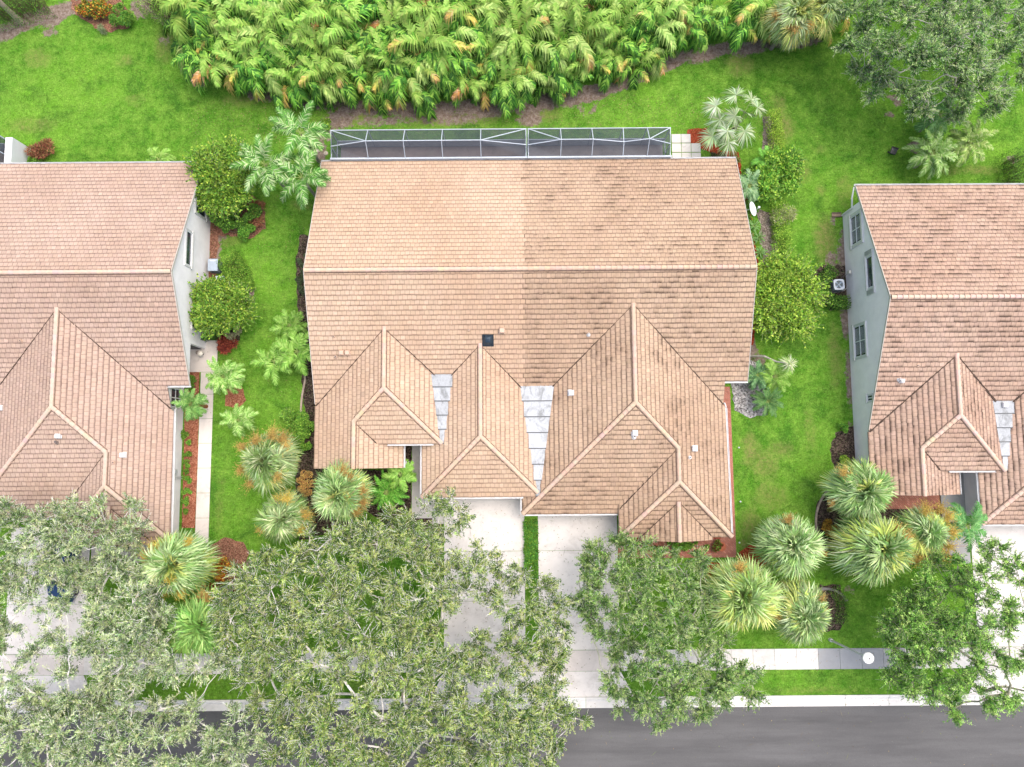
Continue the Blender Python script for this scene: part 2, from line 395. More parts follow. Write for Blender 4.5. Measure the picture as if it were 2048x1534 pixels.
for q in [(50,45,3.2,0.7,.95,25),(110,30,1.6,.8,.95,30),(160,12,1.6,.7,.9,10),(100,65,.8,.4,.6,20),(25,60,1.5,.6,.9,40),(330,35,1.8,.6,.85,-30),(285,15,1.0,.9,.85,0),
          (395,150,.7,1.2,.8,20),(330,80,.6,.4,.55,0),(385,110,.5,.8,.5,0),(520,185,1.6,.7,.85,-10),(560,190,1.8,.6,.8,0),(640,205,2.6,.6,.85,0),(740,215,3.0,.7,.85,0),
          (850,220,3.2,.8,.85,0),(960,215,3.4,.8,.85,0),(1070,205,3.2,.8,.85,5),(1170,190,2.8,.7,.95,15),(1260,160,2.2,.6,.9,25),(1340,125,2.2,.6,.9,25),(1420,105,2.0,.6,.9,20),
          (1500,95,2.0,.6,.9,10),(1590,85,2.2,.5,.8,5),(680,240,1.2,.8,.9,0),(760,243,2.6,.45,.62,0),(900,240,3.4,.5,.60,0),(1060,235,1.1,1.0,.75,0),(1160,215,.3,1.0,.5,30),(1185,222,.3,.9,.5,-30),
          (1830,293,.6,.6,.85,0),(1780,230,.5,.3,.6,0),(1775,165,.9,.4,.8,-20),(1790,200,.8,.4,.7,-35),(650,262,.7,1.0,.8,0),(640,300,.5,1.2,.75,0),
          (1688,510,.5,2.2,.75,0),(1665,520,.7,.8,.6,0),(1690,640,.4,1.6,.7,0),(1700,760,.4,2.6,.62,0),(1705,900,.6,2.0,.8,0),(1665,440,.4,.4,.55,0),(2025,320,.9,.4,.6,0),
          (430,500,.5,1.6,.75,0),(440,470,.6,.6,.7,0),(500,600,.35,1.2,.55,-20),(1700,1180,.6,.3,.6,0),(1520,720,.5,.6,.7,0),(1505,700,.4,1.0,.7,0),(1720,840,.4,.5,.7,0),
          (600,1010,1.3,1.3,.7,0),(480,1130,1.4,1.2,.5,0),(745,1095,1.3,.8,.6,0),(1410,985,.3,.3,.3,0)]:
    blob(soil, *q)
for q in [(75,115,1.4,1.0,.55),(250,120,.9,.7,.5),(270,200,1.0,.7,.45),(330,90,1.0,2.0,.55),(60,250,2.5,.9,.5),(480,200,2.0,.7,.55),(900,235,4.5,.8,.75),(700,235,2.2,.8,.75),(1090,228,1.5,.8,.6),
          (1480,130,1.4,1.2,.6),(1560,210,.8,1.4,.5),(1570,255,.9,1.4,.65),(1600,340,1.1,1.2,.6),(1650,480,1.0,2.2,.7),(1640,300,.9,.7,.4),(1640,380,.6,.5,.55),(1690,380,.8,1.6,.5),(1670,710,.7,3.0,.55),
          (1500,900,.8,1.6,.65),(1530,930,1.2,1.4,.6),(1560,900,1.2,.8,.55),(1540,990,1.6,1.3,.55),(1500,1050,.9,1.6,.6),(1490,1090,.6,.6,.6),(1620,860,.6,2.4,.45),(600,410,.9,.5,.6),(460,470,1.4,1.0,.55),
          (590,170,1.0,.6,.4),(1960,340,2.0,.5,.6),(1900,340,1.4,.5,.55),(440,1000,.5,3.0,.4),(700,1370,4,.8,.35),(1630,1380,5,.3,.45),(420,560,.8,3,.35),(1690,600,.6,3,.6)]:
    blob(dry, *q)
gv = np.stack([GX, GY, np.zeros_like(GX)], -1).reshape(-1, 3)
nx_, ny_ = len(xs), len(ys)
ii = (np.arange(ny_-1)[:, None]*nx_ + np.arange(nx_-1)).ravel()
g = MB(); g.add(gv, np.stack([ii, ii+1, ii+nx_+1, ii+nx_], 1))
go = g.build("ground", M["lawn"])
for nm, A in (("soil", soil), ("dry", dry)):
    at = go.data.attributes.new(nm, 'FLOAT', 'POINT'); at.data.foreach_set("value", A.astype(np.float32).ravel())
tag(go, kind="structure")

def structure(mb, name, mat): return tag(mb.build(name, mat), kind="structure")
def sheet(name, pts, z, mat, jag=0.06, thick=0.05, pix=True):
    """an irregular bed outlined by photo points"""
    q = [W(*p)[:2] for p in pts] if pix else pts
    out = []
    for i in range(len(q)):
        a, b = np.array(q[i]), np.array(q[(i+1) % len(q)]); n = max(1, int(np.linalg.norm(b-a)/0.25))
        nn = np.array((-(b-a)[1], (b-a)[0])); nn = nn/(np.linalg.norm(nn)+1e-9)
        for k in range(n): out.append(a + (b-a)*k/n + nn*random.uniform(-jag, jag))
    n = len(out); mb = MB()
    top = [(x, y, z) for x, y in out]; bot = [(x, y, z-thick) for x, y in out]
    mb.add(top + bot, [tuple(range(n))]); mb.add(top + bot, [(i, i+n, (i+1) % n + n, (i+1) % n) for i in range(n)])
    return structure(mb, name, mat)

CREAM = (0.70, 0.675, 0.655)
# road with kerb and gutter
mb = MB(); mb.box(-250, 250, -25.2, -17.5, -0.2, 0.012); structure(mb, "road", M["asphalt"])
mb = MB(); x = -60.0
while x < 60:
    L = random.choice((2.9, 3.0, 3.0)); k = random.uniform(0.9, 1.04); c = tuple(v*k for v in (0.70, 0.69, 0.67))
    mb.box(x+0.012, x+L-0.012, -17.52, -17.06, -0.2, 0.022, c)
    mb.add([(x+.012,-17.06,.022),(x+L-.012,-17.06,.022),(x+L-.012,-16.93,.10),(x+.012,-16.93,.10)], [(0,1,2,3)], c)
    mb.box(x+0.012, x+L-0.012, -16.93, -16.78, -0.2, 0.10, c)
    x += L
mb.box(-250, -60, -17.52, -16.78, -.2, .06, (.55,.52,.5)); mb.box(60, 250, -17.52, -16.78, -.2, .06, (.55,.52,.5))
mb.box(-250, 250, -25.9, -25.18, -.2, .08, (.55,.52,.5))
structure(mb, "kerb", M["concrete"])
# pavement slabs
mb = MB(); x = -60.0; i = 0
while x < 60:
    k = random.uniform(0.92, 1.05); c = tuple(v*k for v in (0.69, 0.675, 0.655))
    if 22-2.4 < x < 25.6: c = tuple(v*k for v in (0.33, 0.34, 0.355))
    mb.box(x+0.01, x+1.5-0.01, -15.06, -13.68, -0.1, 0.035, c); x += 1.5
structure(mb, "pavement", M["concrete"])
def slabs(name, rects, z=0.03, c=CREAM, mat="concrete"):
    mb = MB()
    for (x0, x1, y0, y1) in rects:
        k = random.uniform(0.95, 1.03); mb.box(x0+.012, x1-.012, y0+.012, y1-.012, -0.1, z, tuple(v*k for v in c))
    return structure(mb, name, M[mat])
slabs("driveway", [(-4.86,.80,-6.9,-2.4),(-4.86,.80,-10.3,-6.9),(-4.86,.80,-13.66,-10.3)])
slabs("driveway", [(1.74,7.32,-6.9,-3.7),(1.74,7.32,-10.3,-6.9),(1.74,7.32,-13.66,-10.3)])
slabs("driveway", [(-35.3,-29.7,-10.3,-5.0),(-35.3,-29.7,-13.66,-10.3)])
slabs("driveway", [(32.1,37.9,-9.4,-5.2),(32.1,37.9,-13.66,-9.4)])
mb = MB()
for (a0, a1, f_) in ((-4.86, 7.32, 0.9), (-35.3, -29.7, 0.9), (32.1, 37.9, 0.9)):
    mb.add([(a0-f_,-16.77,.05),(a1+f_,-16.77,.05),(a1,-15.08,.034),(a0,-15.08,.034),(a0-f_,-16.77,-.1),(a1+f_,-16.77,-.1)], [(0,1,2,3),(4,5,1,0)], CREAM)
    mb.box(a0, a1, -15.05, -13.69, -.09, .042, (0.62, .58, .555))
structure(mb, "driveway_apron", M["concrete"])
slabs("path", [(-7.15,-5.7,-4.6,1.6),(-5.7,-4.88,-5.0,-3.3)], c=(0.56,0.54,0.52))
slabs("path", [(-22.36,-21.40,y,y+1.75) for y in (-6.2,-4.45,-2.7,-.95,.8,2.55)] + [(-22.36,-21.40,4.3,5.9),(-24.4,-21.2,5.9,8.2),(-29.6,-21.4,-7.5,-6.2)], c=(0.66,0.61,0.57))
slabs("path", [(30.2,31.9,-6.8,-.5),(30.2,32.0,-8.0,-6.8)], c=(0.35,0.36,0.37))  # greyer than the other walks: shade of the narrow gap painted in
mb = MB(); mb.box(14.6, 15.62, -7.45, 4.55, -.05, .03); mb.box(7.35, 14.6, -7.45, -6.15, -.05, .03); structure(mb, "brick_path", M["brick_paver"])
mb = MB(); mb.box(29.0, 31.9, -7.9, -6.6, -.05, .028); mb.box(26.0,30.1,-4.2,-2.6,-.05,.028); structure(mb, "brick_path", M["brick_paver"])
mb = MB()
for i in range(3):
    for j in range(3):
        mb.box(12.0+i*.72, 12.68+i*.72, 20.6+j*.72, 21.26+j*.72, -.03, .04, (.62,.6,.56))
for i in range(2): mb.box(12.0+i*.72, 12.68+i*.72, 22.76, 23.42, -.03, .04, (.62,.6,.56))
structure(mb, "stepping_stones", M["concrete"])
mb = MB(); mb.box(-12.55, 1.1, 19.9, 22.6, -.05, .05, (.36,.31,.29)); mb.box(1.3, 11.3, 19.9, 22.6, -.05, .05, (.36,.34,.33))
mb.box(-38.5, -36.0, 20.2, 22.6, -.05, .05, (.235,.205,.19))
structure(mb, "patio_floor", M["patio"])

# beds
sheet("mulch_bed", [(371,738),(399,738),(396,900),(390,1056),(364,1056),(368,900)], .02, M["orange_mulch"], .02)
sheet("mulch_bed", [(452,778),(485,772),(492,800),(480,815),(450,812)], .02, M["orange_mulch"])
sheet("mulch_bed", [(420,1092),(450,1075),(485,1085),(500,1105),(490,1130),(500,1160),(470,1200),(440,1190),(425,1150)], .02, M["brown_mulch"])
sheet("mulch_bed", [(1375,258),(1412,256),(1440,300),(1478,305),(1486,360),(1500,420),(1520,540),(1512,640),(1506,690),(1480,690),(1480,360),(1440,312),(1375,285)], .02, M["red_mulch"])
sheet("mulch_bed", [(1478,1105),(1500,1090),(1535,1098),(1540,1130),(1500,1140),(1430,1180),(1400,1150),(1410,1125),(1475,1126)], .02, M["red_mulch"])
sheet("mulch_bed", [(1236,1060),(1462,1060),(1462,1086),(1236,1086)], .02, M["red_mulch"], .02)
sheet("soil_bed", [(1526,235),(1543,232),(1548,300),(1552,330),(1530,335),(1522,290)], .012, M["pale_soil"], .14)
sheet("soil_bed", [(1515,420),(1540,425),(1552,470),(1558,530),(1530,540),(1522,480)], .012, M["pale_soil"], .14)
sheet("soil_bed", [(602,700),(640,700),(640,935),(700,945),(700,1060),(600,1080),(590,960),(612,850),(604,770)], .012, M["dark_soil"])
sheet("soil_bed", [(600,470),(640,470),(640,700),(610,700),(596,640),(592,520)], .012, M["dark_soil"])
sheet("soil_bed", [(806,890),(823,890),(823,1030),(885,1035),(885,1110),(860,1120),(840,1080),(790,1060),(700,1000),(700,940),(806,940)], .012, M["dark_soil"])
sheet("soil_bed", [(1655,975),(1632,1010),(1630,1060),(1650,1100),(1700,1130),(1900,1130),(1900,990),(1720,960)], .012, M["dark_soil"])
sheet("soil_bed", [(1675,860),(1715,850),(1725,960),(1670,960),(1660,900)], .012, M["dark_soil"], .12)
sheet("soil_bed", [(1640,530),(1690,530),(1700,610),(1660,620),(1625,590),(1625,550)], .012, M["dark_soil"], .12)
sheet("soil_bed", [(418,400),(500,390),(528,410),(530,455),(500,478),(440,470),(432,560),(418,600)], .012, M["brown_mulch"], .12)
sheet("soil_bed", [(425,600),(480,600),(480,680),(450,700),(430,690)], .012, M["dark_soil"], .1)
sheet("soil_bed", [(140,0),(240,0),(262,25),(260,55),(215,65),(190,55),(150,30)], .012, M["brown_mulch"], .12)
sheet("soil_bed", [(1640,1170),(1680,1170),(1695,1230),(1680,1260),(1640,1265),(1620,1210)], .012, M["dark_soil"], .08)
sheet("gravel_bed", [(1462,763),(1500,720),(1515,725),(1520,760),(1545,800),(1535,828),(1500,836),(1470,820)], .02, M["gravel"], .08)

# ---------------------------------------------------------------- houses
S_ = 0.417; COS = 1/math.sqrt(1+S_*S_); TW, TH = 0.30, 0.335
def clip(poly, cp):
    """convex clip of 2-D polygon by counter-clockwise convex polygon"""
    out = poly
    for i in range(len(cp)):
        a, b = cp[i], cp[(i+1) % len(cp)]; ex, ey = b[0]-a[0], b[1]-a[1]
        inp, out = out, []
        if not inp: return []
        pv = inp[-1]; ps = ex*(pv[1]-a[1]) - ey*(pv[0]-a[0])
        for q in inp:
            s_ = ex*(q[1]-a[1]) - ey*(q[0]-a[0])
            if (s_ >= 0) != (ps >= 0):
                t = ps/(ps-s_); out.append((pv[0]+(q[0]-pv[0])*t, pv[1]+(q[1]-pv[1])*t))
            if s_ >= 0: out.append(q)
            pv, ps = q, s_
    return out
DIRS = {'N': (0, 1), 'S': (0, -1), 'W': (-1, 0), 'E': (1, 0)}
# slope planes: down direction, a point on it (x, y, z), row origin distance, convex pieces
PL = [
 ('N', (0, 11.76, 5.9), 20.57-11.76, [[(-13.35,11.76),(15.8,11.76),(15.95,20.57),(-13.35,20.57)]]),
 ('S', (0, 11.76, 5.9), 11.76-4.65, [[(-13.42,3.3),(-4,3.3),(-4,11.76),(-13.35,11.76)], [(-4,4),(2.6,4),(2.6,11.76),(-4,11.76)],
      [(2.6,2.9),(14.4,2.9),(14.4,11.76),(2.6,11.76)], [(14.4,4.65),(15.9,4.65),(15.8,11.76),(14.4,11.76)]]),
 ('W', (-8.4, 0, 4.41), 5.05, [[(-13.45,-1.0),(-10.53,-1.0),(-10.53,6.07),(-13.45,3.2)], [(-10.53,2.12),(-8.4,4.25),(-8.4,8.2),(-10.53,6.07)]]),
 ('E', (-8.4, 0, 4.41), 3.8, [[(-8.4,8.2),(-8.4,4.25),(-4.72,.6),(-4.55,.6),(-4.9,4.8)]]),
 ('S', (0, 4.25, 4.41), 3.65, [[(-8.4,4.25),(-10.53,2.12),(-9.05,.6),(-4.72,.6)]]),
 ('E', (-10.53, 0, 3.52), 3.13, [[(-10.53,2.12),(-10.53,-1.0),(-7.4,-1.0),(-7.4,2.12)]]),
 ('W', (-2.1, 0, 3.97), 4.05, [[(-2.1,1.05),(-2.1,7.13),(-4.3,4.95),(-4.75,.6),(-4.75,-1.6)], [(-4.75,-1.6),(-4.75,1.0),(-6.15,1.0),(-6.15,-3.0)]]),
 ('E', (-2.1, 0, 3.97), 3.8, [[(-2.1,7.13),(-2.1,1.05),(1.68,-2.73),(.75,4.25)]]),
 ('S', (0, 1.05, 3.97), 4.05, [[(-2.1,1.05),(-6.15,-3.0),(1.95,-3.0)]]),
 ('W', (7.97, 0, 4.98), 7.35, [[(7.97,9.55),(2.3,3.9),(1.5,-2.7),(1.5,-3.32),(7.97,3.15)], [(1.5,-3.32),(1.5,-2.5),(.62,-2.9),(.62,-4.2)]]),
 ('S', (0, 3.15, 4.98), 7.35, [[(7.97,3.15),(.62,-4.2),(7.3,-4.2),(10.92,.2)]]),
 ('E', (7.97, 0, 4.98), 6.65, [[(7.97,9.55),(7.97,3.15),(10.92,.2),(10.92,6.6)], [(10.92,6.6),(10.92,-2.0),(14.65,-5.75),(14.55,2.95)]]),
 ('W', (10.92, 0, 3.75), 3.8, [[(10.92,.3),(7.12,-3.5),(7.12,-5.8),(10.92,-2.0)]]),
 ('S', (0, -2.0, 3.75), 3.8, [[(10.92,-2.0),(7.12,-5.8),(14.7,-5.8)]]),
 ('W', (10.95, 0, 3.22), 2.45, [[(10.95,-3.3),(8.5,-5.75),(8.5,-5.97),(10.95,-5.97)]]),
 ('E', (10.95, 0, 3.22), 2.45, [[(10.95,-3.3),(10.95,-5.97),(13.4,-5.97),(13.4,-5.75)]]),
]
def _cvx(p):
    n = len(p); s_ = [(p[(i+1)%n][0]-p[i][0])*(p[(i+2)%n][1]-p[(i+1)%n][1])-(p[(i+1)%n][1]-p[i][1])*(p[(i+2)%n][0]-p[(i+1)%n][0]) for i in range(n)]
    return min(s_) > -1e-6
def pz(pl, x, y):
    d = DIRS[pl[0]]; o = pl[1]; return o[2] - S_*((x-o[0])*d[0] + (y-o[1])*d[1])
def inside(cp, x, y):
    for i in range(len(cp)):
        a, b = cp[i], cp[(i+1) % len(cp)]
        if (b[0]-a[0])*(y-a[1]) - (b[1]-a[1])*(x-a[0]) < -1e-9: return False
    return True
def ccw(p):
    a = sum(p[i][0]*p[(i+1) % len(p)][1] - p[(i+1) % len(p)][0]*p[i][1] for i in range(len(p)))
    return p if a > 0 else p[::-1]
for i, pl in enumerate(PL): PL[i] = (pl[0], pl[1], pl[2], [ccw(q) for q in pl[3]]); [print('nonconvex', q) for q in PL[i][3] if not _cvx(q)]
def roof_z(x, y):
    z = [pz(pl, x, y) for pl in PL for q in pl[3] if inside(q, x, y)]
    return max(z) if z else 2.9
SEAM = 0.75
def tile_roof(name, mat, root, side, seed, tone):
    """every concrete tile is its own slightly lifted slab, in one mesh per roof"""
    rd = random.Random(seed); V = []; F = []; UV = []; C = []
    def face(vs, uvs, c):
        n = len(V); V.extend(vs); F.append(tuple(range(n, n+len(vs)))); UV.extend(uvs); C.append(c)
    for pl in PL:
        d = DIRS[pl[0]]; o = pl[1]; run = pl[2]; up = (-d[0], -d[1]); us = (d[1], -d[0])      # us x up = +1 orientation
        if us[0]*up[1] - us[1]*up[0] < 0: us = (-us[0], -us[1])
        nv = (d[0]*S_*COS, d[1]*S_*COS, COS)
        def to2(x, y):                                      # plan -> (along eave, up from row origin), plan metres
            rx, ry = x - (o[0] + d[0]*run), y - (o[1] + d[1]*run)
            return (x*us[0] + y*us[1], (rx*up[0] + ry*up[1]))
        base = (o[0]+d[0]*run, o[1]+d[1]*run)
        def to3(u, w_, lift):
            bu = base[0]*us[0] + base[1]*us[1]
            x = base[0] + us[0]*(u-bu) + up[0]*w_; y = base[1] + us[1]*(u-bu) + up[1]*w_
            z = pz(pl, x, y); return (x + nv[0]*lift, y + nv[1]*lift, z + nv[2]*lift)
        pw = TH*COS
        for cp3 in pl[3]:
            if side == 'A' and min(p[0] for p in cp3) > SEAM + 1.2: continue
            if side == 'B' and max(p[0] for p in cp3) < SEAM - .2: continue
            cp = ccw([to2(*p) for p in cp3])
            u0, u1 = min(p[0] for p in cp), max(p[0] for p in cp); w0, w1 = min(p[1] for p in cp), max(p[1] for p in cp)
            for r in range(int(math.floor(w0/pw)) - 1, int(math.ceil(w1/pw)) + 1):
                rr = random.Random(r*7919 + hash(pl[0]+str(o)) % 1000 + seed); off = (r % 2)*TW*0.5 + rr.uniform(-.02, .02)
                wav = rr.uniform(0, 6)
                for k in range(int(math.floor((u0-off)/TW)) - 1, int(math.ceil((u1-off)/TW)) + 1):
                    a = k*TW + off; jit = rd.uniform(-.013, .013); gl = .006
                    b0 = r*pw + jit; b1 = (r+1)*pw + .012
                    q = clip([(a+gl, b0), (a+TW-gl, b0), (a+TW-gl, b1), (a+gl, b1)], cp)
                    if len(q) < 3: continue
                    if side:
                        cu = a + TW/2; cw = (r+.5)*pw; x3 = to3(cu, cw, 0)
                        if pl[0] in 'NS' and o[1] == 11.76:
                            lim = SEAM + (0.0 if r % 2 else .02) + (.25 if (r % 9) in (3, 4) and pl[0] == 'N' else 0)
                            if (side == 'A') != (x3[0] < lim): continue
                        else:
                            isA = o[0] in (-8.4, -10.53, -2.1) or o[1] in (4.25, 1.05)
                            if (side == 'A') != isA: continue
                    lift = .034 + rd.uniform(-.006, .008); tone_ = tone*(1 + rd.gauss(0, .036))
                    if rd.random() < .03: tone_ *= 1.10
                    c = (tone_*rd.uniform(.985, 1.015), tone_, tone_*rd.uniform(.975, 1.02), 1)
                    tl = rd.uniform(-.004, .004)
                    top = []; uv = []
                    for (u, w_) in q:
                        fr = (w_ - b0)/(b1-b0); top.append(to3(u, w_, lift*(1-fr) + .008*fr + tl*((u-a)/TW-.5)*2)); uv.append(((u-a)/TW + k, fr*.985 + r))
                    face(top, uv, c)
                    for i in range(len(q)):
                        j = (i+1) % len(q)
                        if (q[i][1]-b0)/(b1-b0) > .9 and (q[j][1]-b0)/(b1-b0) > .9: continue
                        bi, bj = to3(*q[i], -.01), to3(*q[j], -.01)
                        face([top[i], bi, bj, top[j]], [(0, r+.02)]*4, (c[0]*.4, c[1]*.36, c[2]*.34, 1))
    me = bpy.data.meshes.new(name); me.from_pydata(V, [], F); me.update()
    at = me.attributes.new("col", 'FLOAT_COLOR', 'FACE'); at.data.foreach_set("color", np.array(C, np.float32).ravel())
    ul = me.uv_layers.new(name="UVMap"); ul.data.foreach_set("uv", np.array(UV, np.float32).ravel())
    me.materials.append(mat)
    ob = bpy.data.objects.new(name, me); COL.objects.link(ob); ob.parent = root; return ob
RIDGES_A = [((-8.4,8.3),(-8.4,4.25)), ((-8.4,4.25),(-4.75,.62)), ((-8.4,4.25),(-10.53,2.12)), ((-10.53,2.12),(-10.53,-1.0)),
            ((-2.1,7.2),(-2.1,1.05)), ((-2.1,1.05),(-6.12,-2.97)), ((-2.1,1.05),(1.66,-2.7))]
RIDGES_B = [((7.97,9.62),(7.97,3.15)), ((7.97,3.15),(.66,-4.16)), ((7.97,3.15),(10.92,.2)), ((10.92,.2),(10.92,-2.0)),
            ((10.92,-2.0),(7.15,-5.77)), ((10.92,-2.0),(14.66,-5.74)), ((10.95,-3.35),(10.95,-5.95))]
def ridge_cap(a, b, za, zb, col, parent, seed):
    rd = random.Random(seed); mb = MB(); a = np.array((*a, za)); b = np.array((*b, zb))
    L = np.linalg.norm(b-a); d = (b-a)/L
    if d[2] < -1e-3: a, b, d = b, a, -d          # start at the low end
    sidev = np.cross(d, (0, 0, 1)); sidev /= np.linalg.norm(sidev); upv = np.cross(sidev, d)
    n = max(1, round(L/.36)); st = L/n
    prof = [(-.145,-.055), (-.13,.02), (-.06,.07), (.06,.07), (.13,.02), (.145,-.055)]
    for i in range(n):
        p0 = a + d*(st*i - .02); p1 = a + d*(st*(i+1)+.03); l0, l1 = .035+rd.uniform(0,.01), .0; k = col*(1+rd.gauss(0,.05)) if False else tuple(c*(1+rd.gauss(0, .035)) for c in col)
        v = [p0 + sidev*x*1.04 + upv*(z+l0) for x, z in prof] + [p1 + sidev*x*.92 + upv*(z+l1) for x, z in prof]
        m = len(prof); mb.add(v, [(j, j+1, m+j+1, m+j) for j in range(m-1)], k)
        mb.add(v[:m], [tuple(range(m))], tuple(c*.35 for c in k))
    v = [a+sidev*.2-upv*.05, a-sidev*.2-upv*.05, b-sidev*.2-upv*.05, b+sidev*.2-upv*.05, a+upv*.03, b+upv*.03]
    mb.add(v, [(0,3,5,4),(4,5,2,1)], (.17,.11,.08))
    return mb.build("ridge_cap", M["ridge"], parent)
WHITE = (.70, .71, .72)
def gutter(p0, p1, out, parent, w_=.10):
    """p0,p1: (x,y,z) of the tile edge; out: outward direction"""
    mb = MB(); p0 = np.array(p0, float); p1 = np.array(p1, float); o = np.array((*out, 0.0))*w_
    for dz, a, b, th in ((-.10, .02, 1.0, .012),):
        A0, A1 = p0 + o*a, p1 + o*a; B0, B1 = p0 + o*b, p1 + o*b
        z = np.array((0, 0, 1.0))
        mb.beam((A0+B0)/2 - z*.13, (A1+B1)/2 - z*.13, w_, .02, WHITE)
        mb.beam(B0 - z*.075, B1 - z*.075, .02, .12, WHITE)
        mb.beam(A0 - z*.075, A1 - z*.075, .02, .12, WHITE)
    return mb.build("gutter", M["paint"], parent)
def wall_poly(mb, axis_, pos, th, pts, c):
    """wall slab: pts in (along, z)"""
    def P3(a, z, q): return (q, a, z) if axis_ == 'x' else (a, q, z)
    n = len(pts); v = [P3(a, z, pos) for a, z in pts] + [P3(a, z, pos+th) for a, z in pts]
    mb.add(v, [tuple(range(n))], c); mb.add(v, [tuple(range(n, 2*n))[::-1]], c)
    mb.add(v, [(i, (i+1) % n, (i+1) % n + n, i+n) for i in range(n)], c)
def window(root, axis_, pos, out, a0, a1, z0, z1, nx=2, nz=2, shutters=0, blind=False, trim=.14, trimc=(.60,.61,.60)):
    """window set on a wall plane; out = +1/-1 outward sign"""
    f = MB(); o = out
    def bx(mb, A0, A1, Z0, Z1, d0, d1, c):
        lo, hi = sorted((pos + o*d0, pos + o*d1))
        if axis_ == 'x': mb.box(lo, hi, A0, A1, Z0, Z1, c)
        else: mb.box(A0, A1, lo, hi, Z0, Z1, c)
    fw = .06; W_ = (.74, .76, .78)
    for A0, A1, Z0, Z1 in ((a0,a1,z0,z0+fw),(a0,a1,z1-fw,z1),(a0,a0+fw,z0+fw,z1-fw),(a1-fw,a1,z0+fw,z1-fw)): bx(f, A0, A1, Z0, Z1, -.02, .05, W_)
    for i in range(1, nx): x = a0 + (a1-a0)*i/nx; bx(f, x-.03, x+.03, z0+fw, z1-fw, -.015, .045, W_)
    for i in range(1, nz): z = z0 + (z1-z0)*i/nz; bx(f, a0+fw, a1-fw, z-.03, z+.03, -.01, .04, W_)
    t = trim
    if t:
        bx(f, a0-t, a1+t, z1, z1+t, -.01, .09, trimc); bx(f, a0-t-.04, a1+t+.04, z0-t, z0, -.01, .13, trimc)
        bx(f, a0-t, a0, z0, z1, -.01, .075, trimc); bx(f, a1, a1+t, z0, z1, -.01, .075, trimc)
    wf = f.build("window", M["paint"], root)
    gl = MB(); bx(gl, a0+fw, a1-fw, z0+fw, z1-fw, -.01, .012, (0,0,0)); gl.build("pane", M["glass"], wf)
    if blind:
        s_ = MB()
        for i in range(int((z1-z0)/.07)-2):
            z = z0 + .1 + i*.07; bx(s_, a0+(a1-a0)*.08, a0+(a1-a0)*.92, z, z+.018, .013, .018, (.42,.45,.48))
        s_.build("blind", M["paint"], wf)
    return wf
def box_vent(root, x, y, z, s_, c, name="roof_vent"):
    """low hooded roof vent"""
    mb = MB(); h = .12*s_/.35
    mb.box(x-s_*.62, x+s_*.62, y-s_*.55, y+s_*.62, z+.03, z+.055, tuple(v*.8 for v in c))
    mb.box(x-s_*.42, x+s_*.42, y-s_*.42, y+s_*.42, z+.05, z+.10+h, tuple(v*.9 for v in c))
    zt = z+.10+h; a = s_*.52
    v = [(x-a,y-a,zt),(x+a,y-a,zt),(x+a,y+a,zt),(x-a,y+a,zt),(x-a*.75,y-a*.8,zt+.09),(x+a*.75,y-a*.8,zt+.09),(x+a*.75,y+a*.6,zt+.13),(x-a*.75,y+a*.6,zt+.13)]
    mb.add(v, [(0,3,2,1),(4,5,6,7),(0,1,5,4),(1,2,6,5),(2,3,7,6),(3,0,4,7)], c)
    return mb.build(name, M["plastic"], root)
def pipe_vent(root, x, y, z, r_, h, c):
    mb = MB(); mb.tube([(x,y,z-.05),(x,y,z+.05)], [r_*2.4, r_*1.6], 10, tuple(v*.75 for v in c)); mb.tube([(x,y,z),(x,y,z+h)], [r_, r_], 10, c)
    mb.tube([(x,y,z+h),(x,y,z+h+.004)], [r_*.7, r_*.7], 10, (.05,.05,.05))
    return mb.build("vent_pipe", M["plastic"], root)
def flat_panels(root, yA, zA, yB, zB, xa0, xa1, xb0, xb1, n, seed, label=None):
    rd = random.Random(seed); mb = MB()
    for i in range(n):
        t0, t1 = i/n, (i+1)/n
        def at(t): return (yA+(yB-yA)*t, zA+(zB-zA)*t, xa0+(xb0-xa0)*t, xa1+(xb1-xa1)*t)
        y0, z0, l0, r0 = at(t0); y1, z1, l1, r1 = at(t1)
        k = rd.uniform(.8, 1.1); c = (.40*k, .43*k, .46*k)
        v = [(l0,y0+.06,z0+.01),(r0,y0+.06,z0+.01),(r1,y1,z1+.045),(l1,y1,z1+.045),(r1,y1,z1-.02),(l1,y1,z1-.02)]
        mb.add(v, [(0,3,2,1)], c); mb.add(v, [(3,5,4,2)], (.05,.06,.07)); mb.box(l1-.02, r1+.02, y1-.03, y1+.03, z1+.02, z1+.052, (.06,.07,.08))
    o = mb.build("flat_roof", M["flatroof"], root); return o
def mat_flat():
    m, t, p = newmat("flatroof"); a = attr(t, "col").outputs["Color"]
    g = N(t, "ShaderNodeNewGeometry").outputs["Position"]
    mp = N(t, "ShaderNodeMapping"); mp.inputs["Scale"].default_value = (1, .6, 1); mp.inputs["Rotation"].default_value = (0, 0, R(-25)); t.links.new(g, mp.inputs[0])
    st = ramp(t, noise(t, 1.3, 6, 0.7, mp.outputs[0], 1.5), [(0.48, 0.0), (0.66, 0.7)])
    c = mix(t, st, a, (.12, .13, .13)); c = mix(t, 1.0, c, ramp(t, noise(t, 9, 4, .7, g), [(0.3, .85), (0.7, 1.1)]), 'MULTIPLY')
    t.links.new(c, p.inputs["Base Color"]); p.inputs["Roughness"].default_value = 0.5; M["flatroof"] = m
mat_flat()
def garage_door(root, x0, x1, y):
    mb = MB(); mb.box(x0, x1, y-.03, y+.02, .03, 2.0, (.55,.55,.53))
    for i in range(4):
        for j in range(8):
            w_ = (x1-x0)/8; mb.box(x0+j*w_+.06, x0+(j+1)*w_-.06, y-.045, y-.03, .08+i*.49, .48+i*.49, (.58,.58,.56))
    return mb.build("garage_door", M["paint"], root)

